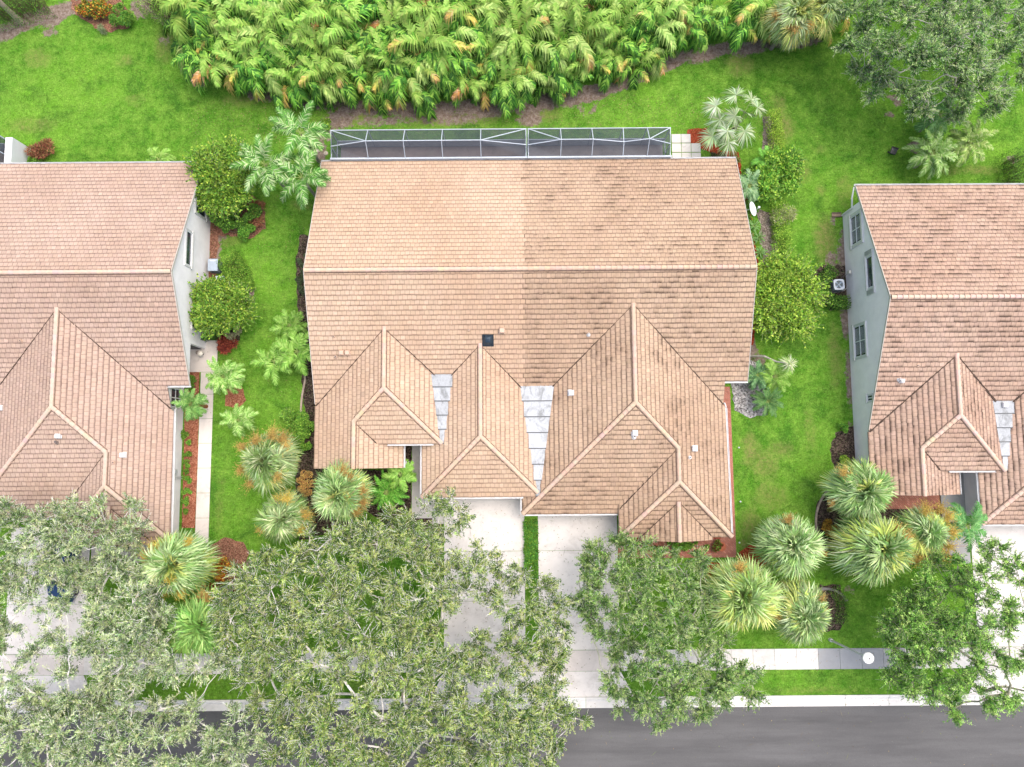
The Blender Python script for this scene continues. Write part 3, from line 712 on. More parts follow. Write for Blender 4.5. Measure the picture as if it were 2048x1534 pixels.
def house(label, origin, rz, specs, wallc, capc, flats, vw=.07):
    root = empty("house", origin, rz, label, "house")
    roofs = []
    VAL = [((-8.4,8.2),(-13.35,3.25)), ((-8.4,8.2),(-5.2,5.2)), ((-2.1,7.13),(-4.1,5.15)), ((-2.1,7.13),(.65,4.3)), ((7.97,9.55),(2.65,4.3)), ((7.97,9.55),(14.4,3.12)),
           ((10.92,.2),(7.2,-3.85)), ((-10.53,2.1),(-9.1,.65)), ((10.95,-3.35),(8.6,-5.7)), ((10.95,-3.35),(13.3,-5.7))]
    for (side, mat, seed, tone, lab) in specs:
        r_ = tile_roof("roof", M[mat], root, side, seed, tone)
        if lab: r_["label"] = lab
        roofs.append(r_)
    rA, rB = roofs[0], roofs[-1]; sd_ = 0
    for lst, rt, kc in ((RIDGES_A, rA, 1.0), (RIDGES_B, rB, .95)):
        for a, b in lst:
            sd_ += 1; ridge_cap(a, b, roof_z(*a)+.02 if a[1] < 7 else roof_z(a[0], a[1]-.3)+.02, roof_z(*b)+.02 if roof_z(*b) != 2.9 else 2.3, tuple(v*kc for v in capc), rt, sd_)
    ridge_cap((-13.3,11.76), (.75,11.76), 5.92, 5.92, capc, rA, 90); ridge_cap((.75,11.76), (15.75,11.76), 5.92, 5.92, tuple(v*.93 for v in capc), rB, 91)
    rv = random.Random(4)
    for a, b in VAL:
        mb = MB(); n = 26; q = [np.array((a[0]+(b[0]-a[0])*i/n, a[1]+(b[1]-a[1])*i/n, roof_z(a[0]+(b[0]-a[0])*i/n, a[1]+(b[1]-a[1])*i/n)+.012)) for i in range(n+1)]
        for i in range(n): mb.beam(q[i]+(rv.gauss(0,.012),0,0), q[i+1]+(rv.gauss(0,.012),0,0), vw*rv.uniform(.5, 1.2)*(.5+.6*i/n), .07, (.07,.048,.036))
        mb.build("valley_flashing", M["wood"], rA if a[0] < SEAM else rB)
    # walls
    mb = MB(); c = wallc
    wall_poly(mb, 'x', -13.28, .2, [(-.6,-.1),(19.3,-.1),(19.3,2.66),(11.76,5.82),(3.4,2.36),(-.6,2.24)], c)
    wall_poly(mb, 'x', 15.43, .2, [(7.6,-.1),(19.3,-.1),(19.3,2.66),(11.76,5.82),(5.2,3.05),(5.2,2.45),(7.6,2.45)], c)
    wall_poly(mb, 'y', 19.1, .19, [(-13.07,-.1),(15.42,-.1),(15.42,2.6),(-13.07,2.6)], c)
    wall_poly(mb, 'y', -.6, .2, [(-13.07,-.1),(-7.9,-.1),(-7.9,2.1),(-10.5,3.15),(-13.07,2.1)], c)
    wall_poly(mb, 'x', -7.89, .2, [(-.39,-.1),(1.6,-.1),(1.6,2.2),(-.39,2.2)], c)
    wall_poly(mb, 'y', 1.6, .2, [(-8,-.1),(-5.5,-.1),(-5.5,2.6),(-8,2.6)], c)
    wall_poly(mb, 'x', -5.7, .19, [(-2.4,-.1),(1.59,-.1),(1.59,2.3),(-2.4,2.3)], c)
    wall_poly(mb, 'y', -2.6, .19, [(-5.7,-.1),(1.1,-.1),(1.1,2.25),(-5.7,2.25)], c)
    wall_poly(mb, 'x', 1.11, .19, [(-3.7,-.1),(-2.0,-.1),(-2.0,2.0),(-3.7,2.0)], c)
    wall_poly(mb, 'y', -3.9, .19, [(1.11,-.1),(7.5,-.1),(7.5,2.0),(1.11,2.0)], c)
    wall_poly(mb, 'x', 7.51, .19, [(-5.3,-.1),(-3.6,-.1),(-3.6,2.05),(-5.3,2.05)], c)
    wall_poly(mb, 'y', -5.5, .19, [(7.51,-.1),(14.15,-.1),(14.15,2.15),(7.51,2.15)], c)
    wall_poly(mb, 'x', 13.96, .2, [(-5.3,-.1),(7.6,-.1),(7.6,2.35),(-5.3,2.2)], c)
    wall_poly(mb, 'y', 7.61, .19, [(14.17,-.1),(15.42,-.1),(15.42,2.6),(14.17,2.6)], c)
    mb.build("wall", M["stucco"], root)
    # soffits under the overhangs and white rake boards on the gables
    mb = MB(); sc_ = tuple(v*.8 for v in WHITE)
    for pl in PL:
        for q in pl[3]:
            v = [(x, y, pz(pl, x, y)-.05) for x, y in q]; n = len(v); v += [(x, y, z-.06) for x, y, z in v]
            mb.add(v, [tuple(range(n))], (.10,.07,.05)); mb.add(v, [tuple(range(n, 2*n))[::-1]], sc_)
            mb.add(v, [(i, i+n, (i+1) % n+n, (i+1) % n) for i in range(n)], sc_)
    mb.build("soffit", M["paint"], root)
    for x0, xm, x1, y1 in ((-13.36,-13.36,-13.43,3.4), (15.97,15.82,15.92,4.65)):
        mb = MB()
        zz = lambda y: 5.9 - S_*abs(y-11.76) - .035
        mb.beam((x0,20.5,zz(20.5)), (xm,11.76,zz(11.76)), .035, .15, (.52,.49,.45)); mb.beam((xm,11.76,zz(11.76)), (x1,y1,zz(y1)), .035, .15, (.52,.49,.45))
        mb.build("rake_board", M["paint"], root)
    for a, b, o in (((-13.4,20.58,2.24),(16.0,20.58,2.24),(0,1)), ((14.35,4.64,2.95),(15.95,4.64,2.95),(0,-1)), ((-8.4,.6,2.90),(-5.3,.6,2.90),(0,-1)),
                    ((-7.4,-1.0,2.23),(-7.4,.9,2.23),(1,0)), ((-6.15,-3.0,2.3),(-6.15,.8,2.3),(-1,0)), ((-6.15,-3.0,2.3),(.7,-3.0,2.3),(0,-1)),
                    ((.64,-4.2,1.94),(7.1,-4.2,1.94),(0,-1)), ((14.58,2.9,2.24),(14.68,-5.75,2.2),(1,0)), ((.62,-4.2,1.95),(.62,-3.2,1.95),(-1,0))):
        gutter(a, b, o, root)
    flat_panels(root, 5.35, 3.19, .62, 2.92, -5.45, -3.9, -4.85, -4.45, 5, 3)
    fb = flat_panels(root, 4.5, 2.87, -2.95, 2.40, .35, 2.85, 1.55, 1.8, 7, 5)
    garage_door(root, -5.0, .7, -2.62); garage_door(root, 1.8, 7.1, -3.92)
    for o_ in flats: pass
    return root, rA, rB
def on_roof(root, px, py):
    """photo pixel -> point on that house's roof, in the house's own coordinates"""
    z = 4.0; rz = root.rotation_euler.z; ox, oy = root.location.x, root.location.y
    for _ in range(12):
        x, y, _z = W(px, py, z); dx, dy = x-ox, y-oy
        lx, ly = dx*math.cos(-rz) - dy*math.sin(-rz), dx*math.sin(-rz) + dy*math.cos(-rz); z = .5*z + .5*roof_z(lx, ly)
    return lx, ly, z
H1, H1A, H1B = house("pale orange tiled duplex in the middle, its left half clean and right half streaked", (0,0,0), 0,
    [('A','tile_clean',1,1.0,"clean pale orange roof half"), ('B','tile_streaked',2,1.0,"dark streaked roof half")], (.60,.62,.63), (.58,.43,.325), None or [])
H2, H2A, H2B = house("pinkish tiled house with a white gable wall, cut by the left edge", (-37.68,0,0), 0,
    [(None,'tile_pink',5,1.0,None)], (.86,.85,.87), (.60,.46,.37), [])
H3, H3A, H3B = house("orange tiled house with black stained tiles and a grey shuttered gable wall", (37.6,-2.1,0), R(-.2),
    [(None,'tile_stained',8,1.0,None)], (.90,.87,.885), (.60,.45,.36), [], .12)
TAN = (.56,.40,.30); WV = (.78,.78,.78)
for rt, hs, lst in ((H1A, H1, [('p',668,673,.05,.15,TAN),('b',684,706,.33,TAN),('b',696,706,.33,TAN),('p',672,713,.07,.18,TAN),('p',938,660,.05,.14,TAN),('b',1004,662,.36,TAN)]),
    (H1B, H1, [('p',1177,669,.07,.25,WV),('b',1142,786,.36,WV),('b',1269,866,.36,WV),('p',1268,873,.09,.30,WV),('b',1388,897,.36,WV),('p',1379,915,.07,.22,WV)]),
    (H2A, H2, [('b',119,872,.30,WV),('p',114,884,.08,.2,(.25,.2,.18)),('b',248,910,.32,WV),('p',228,925,.06,.15,TAN),('p',43,682,.06,.15,TAN),('b',4,816,.32,WV)]),
    (H3A, H3, [('b',1802,762,.26,WV),('p',1797,759,.07,.3,WV),('p',1835,731,.06,.15,TAN),('b',2006,810,.34,WV)])):
    for q in lst:
        x, y, z = on_roof(hs, q[1], q[2])
        if q[0] == 'p': pipe_vent(rt, x, y, z, q[3], q[4], q[5])
        else: box_vent(rt, x, y, z, q[3], q[4])
# black skylight dome between the two small wings
x, y, z = on_roof(H1, 976, 681); mb = MB(); s_ = .38; zz = lambda dy: z + S_*dy
for k, (a, h, cc) in enumerate(((s_, .10, (.03,.04,.045)), (s_*.86, .17, (.02,.03,.04)))):
    v = [(x-a,y-a,zz(-a)-.02),(x+a,y-a,zz(-a)-.02),(x+a,y+a,zz(a)-.02),(x-a,y+a,zz(a)-.02)]; v += [(p[0],p[1],p[2]+h) for p in v]
    mb.add(v, [(4,5,6,7),(0,1,5,4),(1,2,6,5),(2,3,7,6),(3,0,4,7)], cc)
v = []
for i in range(6):
    for j in range(6):
        a, b = (i/5*2-1), (j/5*2-1); v.append((x+a*s_*.74, y+b*s_*.74, zz(b*s_*.74)+.15+.14*(1-a**4)*(1-b**4)))
mb.add(v, [(i*6+j, (i+1)*6+j, (i+1)*6+j+1, i*6+j+1) for i in range(5) for j in range(5)], (.03,.05,.07))
mb.build("skylight", M["car_paint"], H1A, smooth=False)
for hh in (): pass
# windows (their own house's coordinates)
window(H3, 'x', -13.28, -1, 16.5, 18.55, 1.2, 2.6, 2, 2, blind=True, trim=.2)
wt = window(H3, 'x', -13.28, -1, 12.95, 15.1, 3.05, 3.85, 1, 1, trim=.1)
for a0, a1 in ((15.2,15.55),(12.5,12.85)):
    mb = MB()
    mb.box(-13.36, -13.29, a0, a1, 2.95, 3.95, (.60,.61,.60))
    for i in range(5): mb.box(-13.38, -13.36, a0+.04+i*.06, a0+.065+i*.06, 3.02, 3.88, (.35,.36,.36))
    mb.build("shutter", M["paint"], wt)
window(H3, 'x', -13.28, -1, 8.5, 10.7, .85, 2.4, 2, 2, blind=True, trim=.14)
window(H3, 'x', -13.28, -1, 5.3, 5.75, 2.2, 2.95, 2, 1, trim=.05)
window(H2, 'x', 15.63, 1, 16.9, 18.4, .9, 2.5, 3, 1, trim=.14)
window(H2, 'x', 15.63, 1, 12.85, 15.2, 2.9, 3.7, 1, 1, trim=.12)
window(H2, 'x', 15.63, 1, 8.7, 10.2, .9, 2.4, 2, 1, trim=.12)
window(H2, 'x', 14.16, 1, 3.3, 4.6, .6, 2.0, 2, 2, trim=.1)
for hh in (H1,):
    window(hh, 'x', -13.28, -1, 13.0, 15.0, 3.0, 3.8, 1, 1, trim=.1); window(hh, 'x', 15.63, 1, 12.9, 15.1, 2.9, 3.7, 1, 1, trim=.1)
    window(hh, 'y', -.6, -1, -11.8, -9.6, .7, 1.8, 2, 1, trim=.1); window(hh, 'y', -5.5, -1, 9.8, 12.2, .7, 1.8, 2, 1, trim=.1)
for hh in (H2, H3, H1):
    mb = MB(); mb.box(14.6, 15.3, 7.55, 7.6, .05, 2.1, (.05,.05,.055)); mb.build("door", M["paint"], hh)
    mb = MB(); mb.beam((-13.42,20.5,2.15), (-13.5,19.7,1.9), .08, .08, WHITE); mb.beam((-13.5,19.7,1.95), (-13.38,19.15,1.6), .08, .08, WHITE)
    mb.beam((-13.36,19.15,1.65), (-13.36,19.15,.05), .08, .08, WHITE); mb.build("downspout", M["paint"], hh)
    for (x_, y_, z_) in ((.55,-3.15,2.2), (-7.28,-.9,2.15), (14.62,2.95,2.3)):
        mb = MB(); mb.beam((x_,y_,z_-.1), (x_,y_+.3,z_-.4), .08, .08, WHITE); mb.beam((x_,y_+.3,z_-.38), (x_,y_+.3,.05), .07, .07, WHITE); mb.build("downspout", M["paint"], hh)

# ---------------------------------------------------------------- screen enclosures
def enclosure(name, label, x0, x1, xs_, apex, west_open):
    """screened patio cage: posts, roof beams, mesh panels; wall side y=22.6, house side y=20.66"""
    yo, ya, yi, zo, za, zi, c = 22.62, 21.5, 20.68, 2.75, 3.45, 2.42, (.44,.50,.56)
    root = empty(name, ((x0+x1)/2, 21.6, 0), 0, label, "screen enclosure"); ox = (x0+x1)/2
    def L(p): return (p[0]-ox, p[1]-21.6, p[2])
    def bar(part, p0, p1, w_=.05, h_=.07):
        mb = MB(); mb.beam(L(p0), L(p1), w_, h_, c); return mb.build(part, M["paint"], root)
    bar("top_rail", (x0-.03,yo,zo), (x1+.03,yo,zo)); bar("bottom_rail", (x0,yo,.08), (x1,yo,.08)); bar("house_rail", (x0-.1,yi,zi), (x1+.1,yi,zi), .12, .12)
    za_ = {x: (za if x in apex else zo+.25) for x in xs_}
    pr = None
    for x in xs_:
        bar("post", (x,yo,.1), (x,yo,zo-.04)); bar("roof_beam", (x,yo,zo), (x,ya,za_[x])); bar("roof_beam", (x,ya,za_[x]), (x,yi,zi))
        if pr is not None: bar("ridge_beam", (pr,ya,za_[pr]), (x,ya,za_[x]))
        pr = x
    bar("ridge_beam", (x0,ya,zo-.1), (xs_[0],ya,za_[xs_[0]])); bar("ridge_beam", (xs_[-1],ya,za_[xs_[-1]]), (x1,ya,zo-.1))
    bar("brace", (x0,yo,zo), (xs_[0],ya,za_[xs_[0]]), .05, .05)
    bar("brace", (x1,yo,zo), (xs_[-1],ya,za_[xs_[-1]]), .05, .05)
    for x in (x0, x1):
        bar("post", (x,yo,.0), (x,yo,zo-.04)); bar("post", (x,yi,0), (x,yi,zi)); bar("post", (x,ya,0), (x,ya,zo-.1)); bar("side_rail", (x,yo,zo), (x,yi,zi)); bar("side_rail", (x,yo,.9), (x,yi,.9))
    mb = MB(); mb.box(x0-ox+.04, x1-ox-.04, yo-21.6-.02, yo-21.6+.01, .12, 1.0, (.62,.68,.74)); mb.build("kick_panel", M["paint"], root)
    bar("chair_rail", (x0+.04,yo,1.04), (x1-.04,yo,1.04))
    def scr(vs):
        mb = MB(); v = [L(p) for p in vs]; mb.add(v, [tuple(range(len(v)))], (.1,.1,.1)); return mb.build("screen_panel", M["screen"], root)
    scr([(x0,yo,1.08),(x1,yo,1.08),(x1,yo,zo),(x0,yo,zo)])
    X = [x0] + list(xs_) + [x1]; Z = [zo-.1] + [za_[x] for x in xs_] + [zo-.1]
    for i in range(len(X)-1):
        a, b, za0, zb0 = X[i], X[i+1], Z[i], Z[i+1]
        scr([(a,yo,zo),(b,yo,zo),(b,ya,zb0)]); scr([(a,yo,zo),(b,ya,zb0),(a,ya,za0)]); scr([(a,ya,za0),(b,ya,zb0),(b,yi,zi)]); scr([(a,ya,za0),(b,yi,zi),(a,yi,zi)])
    for x in (x0, x1): scr([(x,yo,0),(x,ya,0),(x,ya,zo-.1),(x,yo,zo)]); scr([(x,ya,0),(x,yi,0),(x,yi,zi),(x,ya,zo-.1)])
    return root
enclosure("screen_enclosure", "white framed screened patio cage behind the clean roof half, five mesh bays", -12.6, 1.12, [-10.0,-7.4,-4.75,-2.05], {-10.0,-7.4,-4.75,-2.05}, True)
enclosure("screen_enclosure", "white framed screened patio cage beside the square stepping stones, with a zigzag ridge beam", 1.28, 11.28, [3.55,5.75,7.95,9.65], {3.55,5.75,9.65}, False)
enclosure("screen_enclosure", "white screen cage behind the pink tiled house, cut by the left edge", -41.5, -36.2, [-39.8,-38.0], {-39.8}, True)
mb = MB(); x, y, _ = W(45, 308); mb.box(-36.1, -35.6, 20.7, 22.7, 0, 1.9, (.66,.69,.71)); tag(mb.build("garden_wall", M["stucco"]), "white stucco wing wall beside the screen cage at the left edge", "wall")

# ---------------------------------------------------------------- small equipment
def L3(x, y, z): return np.array((x, y, z), float)
# air conditioner with fan, by the grey wall
x, y, _ = W(1678, 569, .9); t = empty("air_conditioner", (x, y, 0), R(2), "grey air conditioner with a round top fan beside the grey shuttered wall", "air conditioner")
mb = MB(); mb.box(-.40,.40,-.40,.40,0,.08,(.35,.35,.34)); mb.build("base_pad", M["stone"], t)
mb = MB(); mb.box(-.37,.37,-.37,.37,.08,.84,(.10,.12,.14))
for i in range(14):
    for s_ in (-1, 1):
        mb.box(-.375+s_*.0, .375, s_*.378-.006, s_*.378+.006, .12+i*.05, .135+i*.05, (.2,.22,.24)); mb.box(s_*.378-.006, s_*.378+.006, -.375, .375, .12+i*.05, .135+i*.05, (.2,.22,.24))
mb.build("body", M["metal"], t)
mb = MB(); n = 28; ov = []; 
for i in range(n):
    a = 2*math.pi*i/n; cx, cy = math.cos(a), math.sin(a); m_ = max(abs(cx), abs(cy)); rr = (abs(cx)**6 + abs(cy)**6)**(-1/6)
    ov.append((cx*rr*.39, cy*rr*.39))
v = [(a, b, .84) for a, b in ov] + [(a*.98, b*.98, .93) for a, b in ov] + [(math.cos(2*math.pi*i/n)*.29, math.sin(2*math.pi*i/n)*.29, .93) for i in range(n)] + [(math.cos(2*math.pi*i/n)*.28, math.sin(2*math.pi*i/n)*.28, .80) for i in range(n)]
mb.add(v, [(i+k*n, (i+1) % n+k*n, (i+1) % n+(k+1)*n, i+(k+1)*n) for k in range(3) for i in range(n)], (.56,.60,.66)); mb.build("top_cover", M["paint"], t)
mb = MB(); mb.tube([(0,0,.78),(0,0,.80)], [.28,.28], 24, (.02,.025,.03))
mb.tube([(0,0,.84),(0,0,.89)], [.07,.06], 12, (.5,.55,.6))
for k in range(4):
    a = k*math.pi/2+.4; v = []
    for r_, w_ in ((.06,.05),(.15,.10),(.26,.13)):
        for s_ in (-1, 1): v.append((math.cos(a)*r_-math.sin(a)*w_*s_, math.sin(a)*r_+math.cos(a)*w_*s_, .84+.02*s_))
    mb.add(v, [(0,1,3,2),(2,3,5,4)], (.36,.46,.58))
mb.build("fan", M["paint"], t)
mb = MB()
for k in range(5): mb.tube([(math.cos(2*math.pi*i/24)*(.06+.055*k), math.sin(2*math.pi*i/24)*(.06+.055*k), .925) for i in range(25)], .004, 4, (.5,.52,.55))
mb.build("fan_guard", M["paint"], t)
mb = MB(); mb.tube([(.36,-.3,.3),(.5,-.36,.35),(.62,-.3,.5),(.75,-.1,.6)], .02, 6, (.6,.6,.6)); mb.tube([(.3,.38,.3),(.4,.6,.5),(.75,.75,.7)], .018, 6, (.05,.05,.05)); mb.build("pipe", M["plastic"], t)
x, y, _ = W(1703, 545, .9); mb = MB(); mb.box(24.10,24.26,y-.1,y+.12,.75,1.05,(.62,.60,.54)); mb.tube([(24.18,y,.75),(24.18,y,.3)], .02, 6, (.6,.6,.58)); tag(mb.build("disconnect_box", M["paint"]), "small beige electrical box on the grey wall above the fan unit", "electrical box")
# second air conditioner, plain blue grey top
x, y, _ = W(426, 530, .8); t = empty("air_conditioner", (x, y, 0), 0, "blue grey air conditioner with a plain lid beside the white gable wall", "air conditioner")
mb = MB(); mb.box(-.33,.33,-.42,.42,0,.8,(.22,.26,.31))
for i in range(12): mb.box(-.335,.335,-.426,.426,.1+i*.055,.115+i*.055,(.14,.17,.2))
mb.build("body", M["metal"], t)
mb = MB(); mb.box(-.35,.35,-.44,.44,.8,.86,(.36,.43,.52)); mb.box(-.2,.2,.26,.36,.86,.875,(.55,.6,.66)); mb.build("lid", M["paint"], t)
x, y, _ = W(440, 556, .5); mb = MB(); mb.box(x-.28,x+.28,y-.12,y+.12,0,.5,(.45,.52,.58)); mb.box(x-.3,x+.3,y-.14,y+.14,.5,.55,(.5,.57,.62)); tag(mb.build("utility_box", M["paint"]), "low pale blue utility box under the tree by the white wall", "utility box")
# satellite dish on the east gable
DX, DY, _ = W(1500, 419, 3.1); t = empty("satellite_dish", (DX-.55, DY+.1, 2.6), 0, "white satellite dish on an arm beside the streaked roof edge", "satellite dish")
mb = MB(); vs = []; A = L3(.62, -.1, .55); nrm = np.array((.75, .05, .66)); nrm /= np.linalg.norm(nrm); a_ = np.cross(nrm, (0,0,1)); a_ /= np.linalg.norm(a_); b_ = np.cross(a_, nrm)
k_, n = 6, 22
for i in range(k_+1):
    r_ = .52*i/k_
    for j in range(n):
        q = 2*math.pi*j/n; vs.append(A + a_*math.cos(q)*r_*.95 + b_*math.sin(q)*r_*1.08 + nrm*(r_*r_*.45))
fs = [(i*n+j, i*n+(j+1) % n, (i+1)*n+(j+1) % n, (i+1)*n+j) for i in range(k_) for j in range(n)]
mb.add(vs, fs, (.86,.88,.88)); mb.add([p - nrm*.012 for p in vs], [f[::-1] for f in fs], (.70,.73,.74)); mb.build("dish", M["paint"], t)
mb = MB(); mb.tube([A-nrm*.02-b_*.3, A+nrm*.35-b_*.3, A+nrm*.52-b_*.05], .014, 6, (.6,.62,.63)); e_ = A+nrm*.52-b_*.05; mb.box(e_[0]-.05,e_[0]+.07,e_[1]-.06,e_[1]+.06,e_[2]-.05,e_[2]+.05,(.62,.64,.66)); mb.build("feed_horn", M["paint"], t)
mb = MB(); mb.tube([(-.42,.0,-.6),(.1,0,-.35),(.3,-.02,.1),tuple(A-nrm*.03)], .02, 7, (.6,.62,.63)); mb.tube([(-.35,.5,-.3),(.3,.0,.2)], .01, 5, (.6,.62,.63)); mb.tube([(-.42,-.1,-.5),(-.42,.1,-.5)], .06, 8, (.6,.62,.63)); mb.build("arm", M["paint"], t)
# street lamp
bx_, by_, _ = W(1660, 1279); t = empty("street_lamp", (bx_, by_, 0), 0, "white round-topped street lamp leaning over the grey pavement slabs", "street lamp")
mb = MB(); hx, hy = W(1738, 1317, 5.1)[:2]; dx, dy = hx-bx_, hy-by_
mb.tube([(0,0,0),(0,0,.25),(0,0,.26),(dx*.5,dy*.5,2.6),(dx*.97,dy*.97,4.6)], [.13,.12,.075,.065,.05], 12, (.55,.56,.57)); mb.build("pole", M["paint"], t)
mb = MB(); mb.tube([(dx,dy,4.55),(dx,dy,4.62),(dx,dy,4.95)], [.10,.16,.20], 18, (.30,.32,.33)); mb.build("lantern", M["glass"], t)
mb = MB(); mb.tube([(dx,dy,4.93),(dx,dy,4.98),(dx,dy,5.06),(dx,dy,5.12),(dx,dy,5.14)], [.33,.345,.33,.2,.05], 28, (.80,.80,.79)); mb.tube([(dx,dy,5.13),(dx,dy,5.2)], [.05,.03], 10, (.03,.03,.03)); mb.build("lamp_cap", M["paint"], t)
# splash block and gutter foot by the corner of the right house
x, y, _ = W(1673, 430); mb = MB(); mb.box(x-.36,x+.34,y-.17,y+.17,.0,.04,(.30,.22,.16)); mb.box(x-.36,x+.34,y+.12,y+.17,.04,.12,(.16,.12,.09)); mb.box(x-.36,x+.34,y-.17,y-.12,.04,.12,(.16,.12,.09)); tag(mb.build("splash_block", M["stone"]), "brown splash block on the grass at the corner of the grey wall", "splash block")
# black landscape light on the lawn
x, y, _ = W(1785, 304, .2); t = empty("flood_light", (x, y, 0), R(-20), "small black flood light standing on the open lawn", "flood light")
mb = MB(); mb.tube([(0,0,0),(0,0,.25)], .03, 8, (.03,.03,.03)); mb.box(-.28,-.1,-.05,.05,0,.04,(.02,.02,.02)); mb.build("spike", M["plastic"], t)
mb = MB(); v = [(-.18,-.2,.2),(.18,-.2,.2),(.22,.2,.32),(-.22,.2,.32),(-.2,-.22,.34),(.2,-.22,.34),(.24,.22,.46),(-.24,.22,.46)]; mb.add(v, [(0,3,2,1),(4,5,6,7),(0,1,5,4),(1,2,6,5),(2,3,7,6),(3,0,4,7)], (.02,.022,.03)); mb.box(-.26,.26,.2,.25,.40,.52,(.015,.015,.02)); mb.build("housing", M["plastic"], t)
mb = MB(); mb.add([(-.13,-.15,.355),(.13,-.15,.355),(.16,.13,.437),(-.16,.13,.437)], [(0,1,2,3)], (0,0,0)); mb.build("lens", M["glass"], t)
# meter and pipes on the white wall of the left house
x, y, z = W(352, 946, 1.2); mb = MB(); mb.box(-23.52,-23.30,y-.2,y+.25,1.0,1.5,(.55,.58,.60)); mb.tube([(-23.3,y+.05,1.35),(-23.18,y+.05,1.35)], .13, 12, (.42,.45,.47)); mb.tube([(-23.4,y-.3,.1),(-23.4,y-.3,1.6),(-23.2,y-.3,1.7)], .03, 6, (.6,.62,.63)); mb.tube([(-23.35,y-.42,.1),(-23.35,y-.42,1.3)], .03, 6, (.6,.62,.63))
tag(mb.build("electric_meter", M["paint"]), "grey electric meter with pipes on the white side wall beside the orange mulch", "electric meter")
# path lamp with white cap and wall light
x, y, _ = W(401, 707, .5); t = empty("path_light", (x, y, 0), 0, "white capped black path light on the entry slab by the dark red shrub", "path light")
mb = MB(); mb.tube([(0,0,0),(0.02,0,.45)], .035, 8, (.02,.02,.02)); mb.tube([(0,0,.4),(0,0,.55)], [.09,.12], 10, (.03,.03,.03)); mb.build("post", M["plastic"], t)
mb = MB(); mb.tube([(0,0,.55),(0,0,.60),(0,0,.68)], [.2,.18,.06], 14, (.72,.68,.60)); mb.build("lamp_cap", M["paint"], t)
x, y, _ = W(397, 705, .02); mb = MB(); mb.tube([(x-.05,y,.03),(x-.05,y,.06)], [.15,.14], 18, (.28,.23,.20)); mb.tube([(x-.05,y,.061),(x-.05,y,.07)], [.09,.08], 14, (.42,.36,.32)); tag(mb.build("drain_cover", M["stone"]), "small round drain cover on the entry slab of the pink tiled house", "drain cover")
# round edging ring and curved bed edgings
def edging(label, pts, c=(.42,.34,.27), w_=.13, h_=.11, closed=False):
    q = [W(*p) for p in pts]; P_ = []
    for i in range(len(q)-1):
        a, b = np.array(q[i]), np.array(q[i+1]); k = max(1, int(np.linalg.norm(b-a)/.3))
        for j in range(k): P_.append(a+(b-a)*j/k)
    P_.append(np.array(q[-1])); mb = MB()
    for i in range(len(P_)-1):
        k = random.uniform(.8, 1.15); mb.beam(P_[i]+(0,0,h_/2), P_[i+1]+(0,0,h_/2), w_, h_+random.uniform(-.01,.02), tuple(v*k for v in c))
    return tag(mb.build("bed_edging", M["stone"]), label, "edging")
def arc(cx, cy, rx, ry, a0, a1, n=14): return [(cx+rx*math.cos(R(a0+(a1-a0)*i/n)), cy-ry*math.sin(R(a0+(a1-a0)*i/n))) for i in range(n+1)]
edging("curved brown bed edging around the dark bed by the orange shrub", arc(1690,1042,59,75,100,215))
edging("pale stone ring on the grass strip under the big central oak", arc(818,1391,13,17,0,360), w_=.14)
edging("thin wavy edging strip along the dark bed west of the middle duplex", [(608,735),(611,760),(605,790),(602,820),(606,835)])
edging("pale curved edging stones beside the oval hedge near the white wall", [(502,588),(492,603),(481,624),(476,636)], (.5,.44,.38))
edging("grey curved edging beside the small planted ring near the street lamp", arc(1650,1215,45,38,100,20), (.22,.21,.2), .18)
edging("short tan bed border under the oak beside the left driveway", [(806,1078),(838,1076)], (.5,.40,.32))
for i, (px, py, r_) in enumerate(((652,307,.17),(636,302,.14),(618,313,.15),(660,262,.12))):
    x, y, _ = W(px, py); mb = MB(); mb.tube([(x,y,0),(x,y,.05),(x,y,.08)], [r_,r_,r_*.8], 10, (.45,.40,.33)); tag(mb.build("stepping_stone", M["stone"]), "round flat tan stone in the dark soil west of the five bay screen cage", "stone", "round stones beside the screen cage")
for i, (px, py) in enumerate(((1477,895),(1480,1003),(1478,1085))):
    x, y, _ = W(px, py); mb = MB(); mb.tube([(x,y,0),(x,y,.12),(x,y,.15)], [.04,.06,.02], 10, (.55,.57,.6)); tag(mb.build("lawn_light", M["plastic"]), "tiny grey lawn light at the grass edge along the red brick path", "lawn light", "lights along the brick path")
# terracotta trough
x, y, _ = W(1440, 1092); t = empty("planter", (x, y, 0), 0, "terracotta planter of mixed green plants at the corner of the brick path", "planter")
mb = MB(); mb.tube([(0,0,0),(0,0,.32),(0,0,.36)], [.2,.3,.32], 16, (.42,.13,.07)); mb.build("pot", M["stone"], t); POT = t

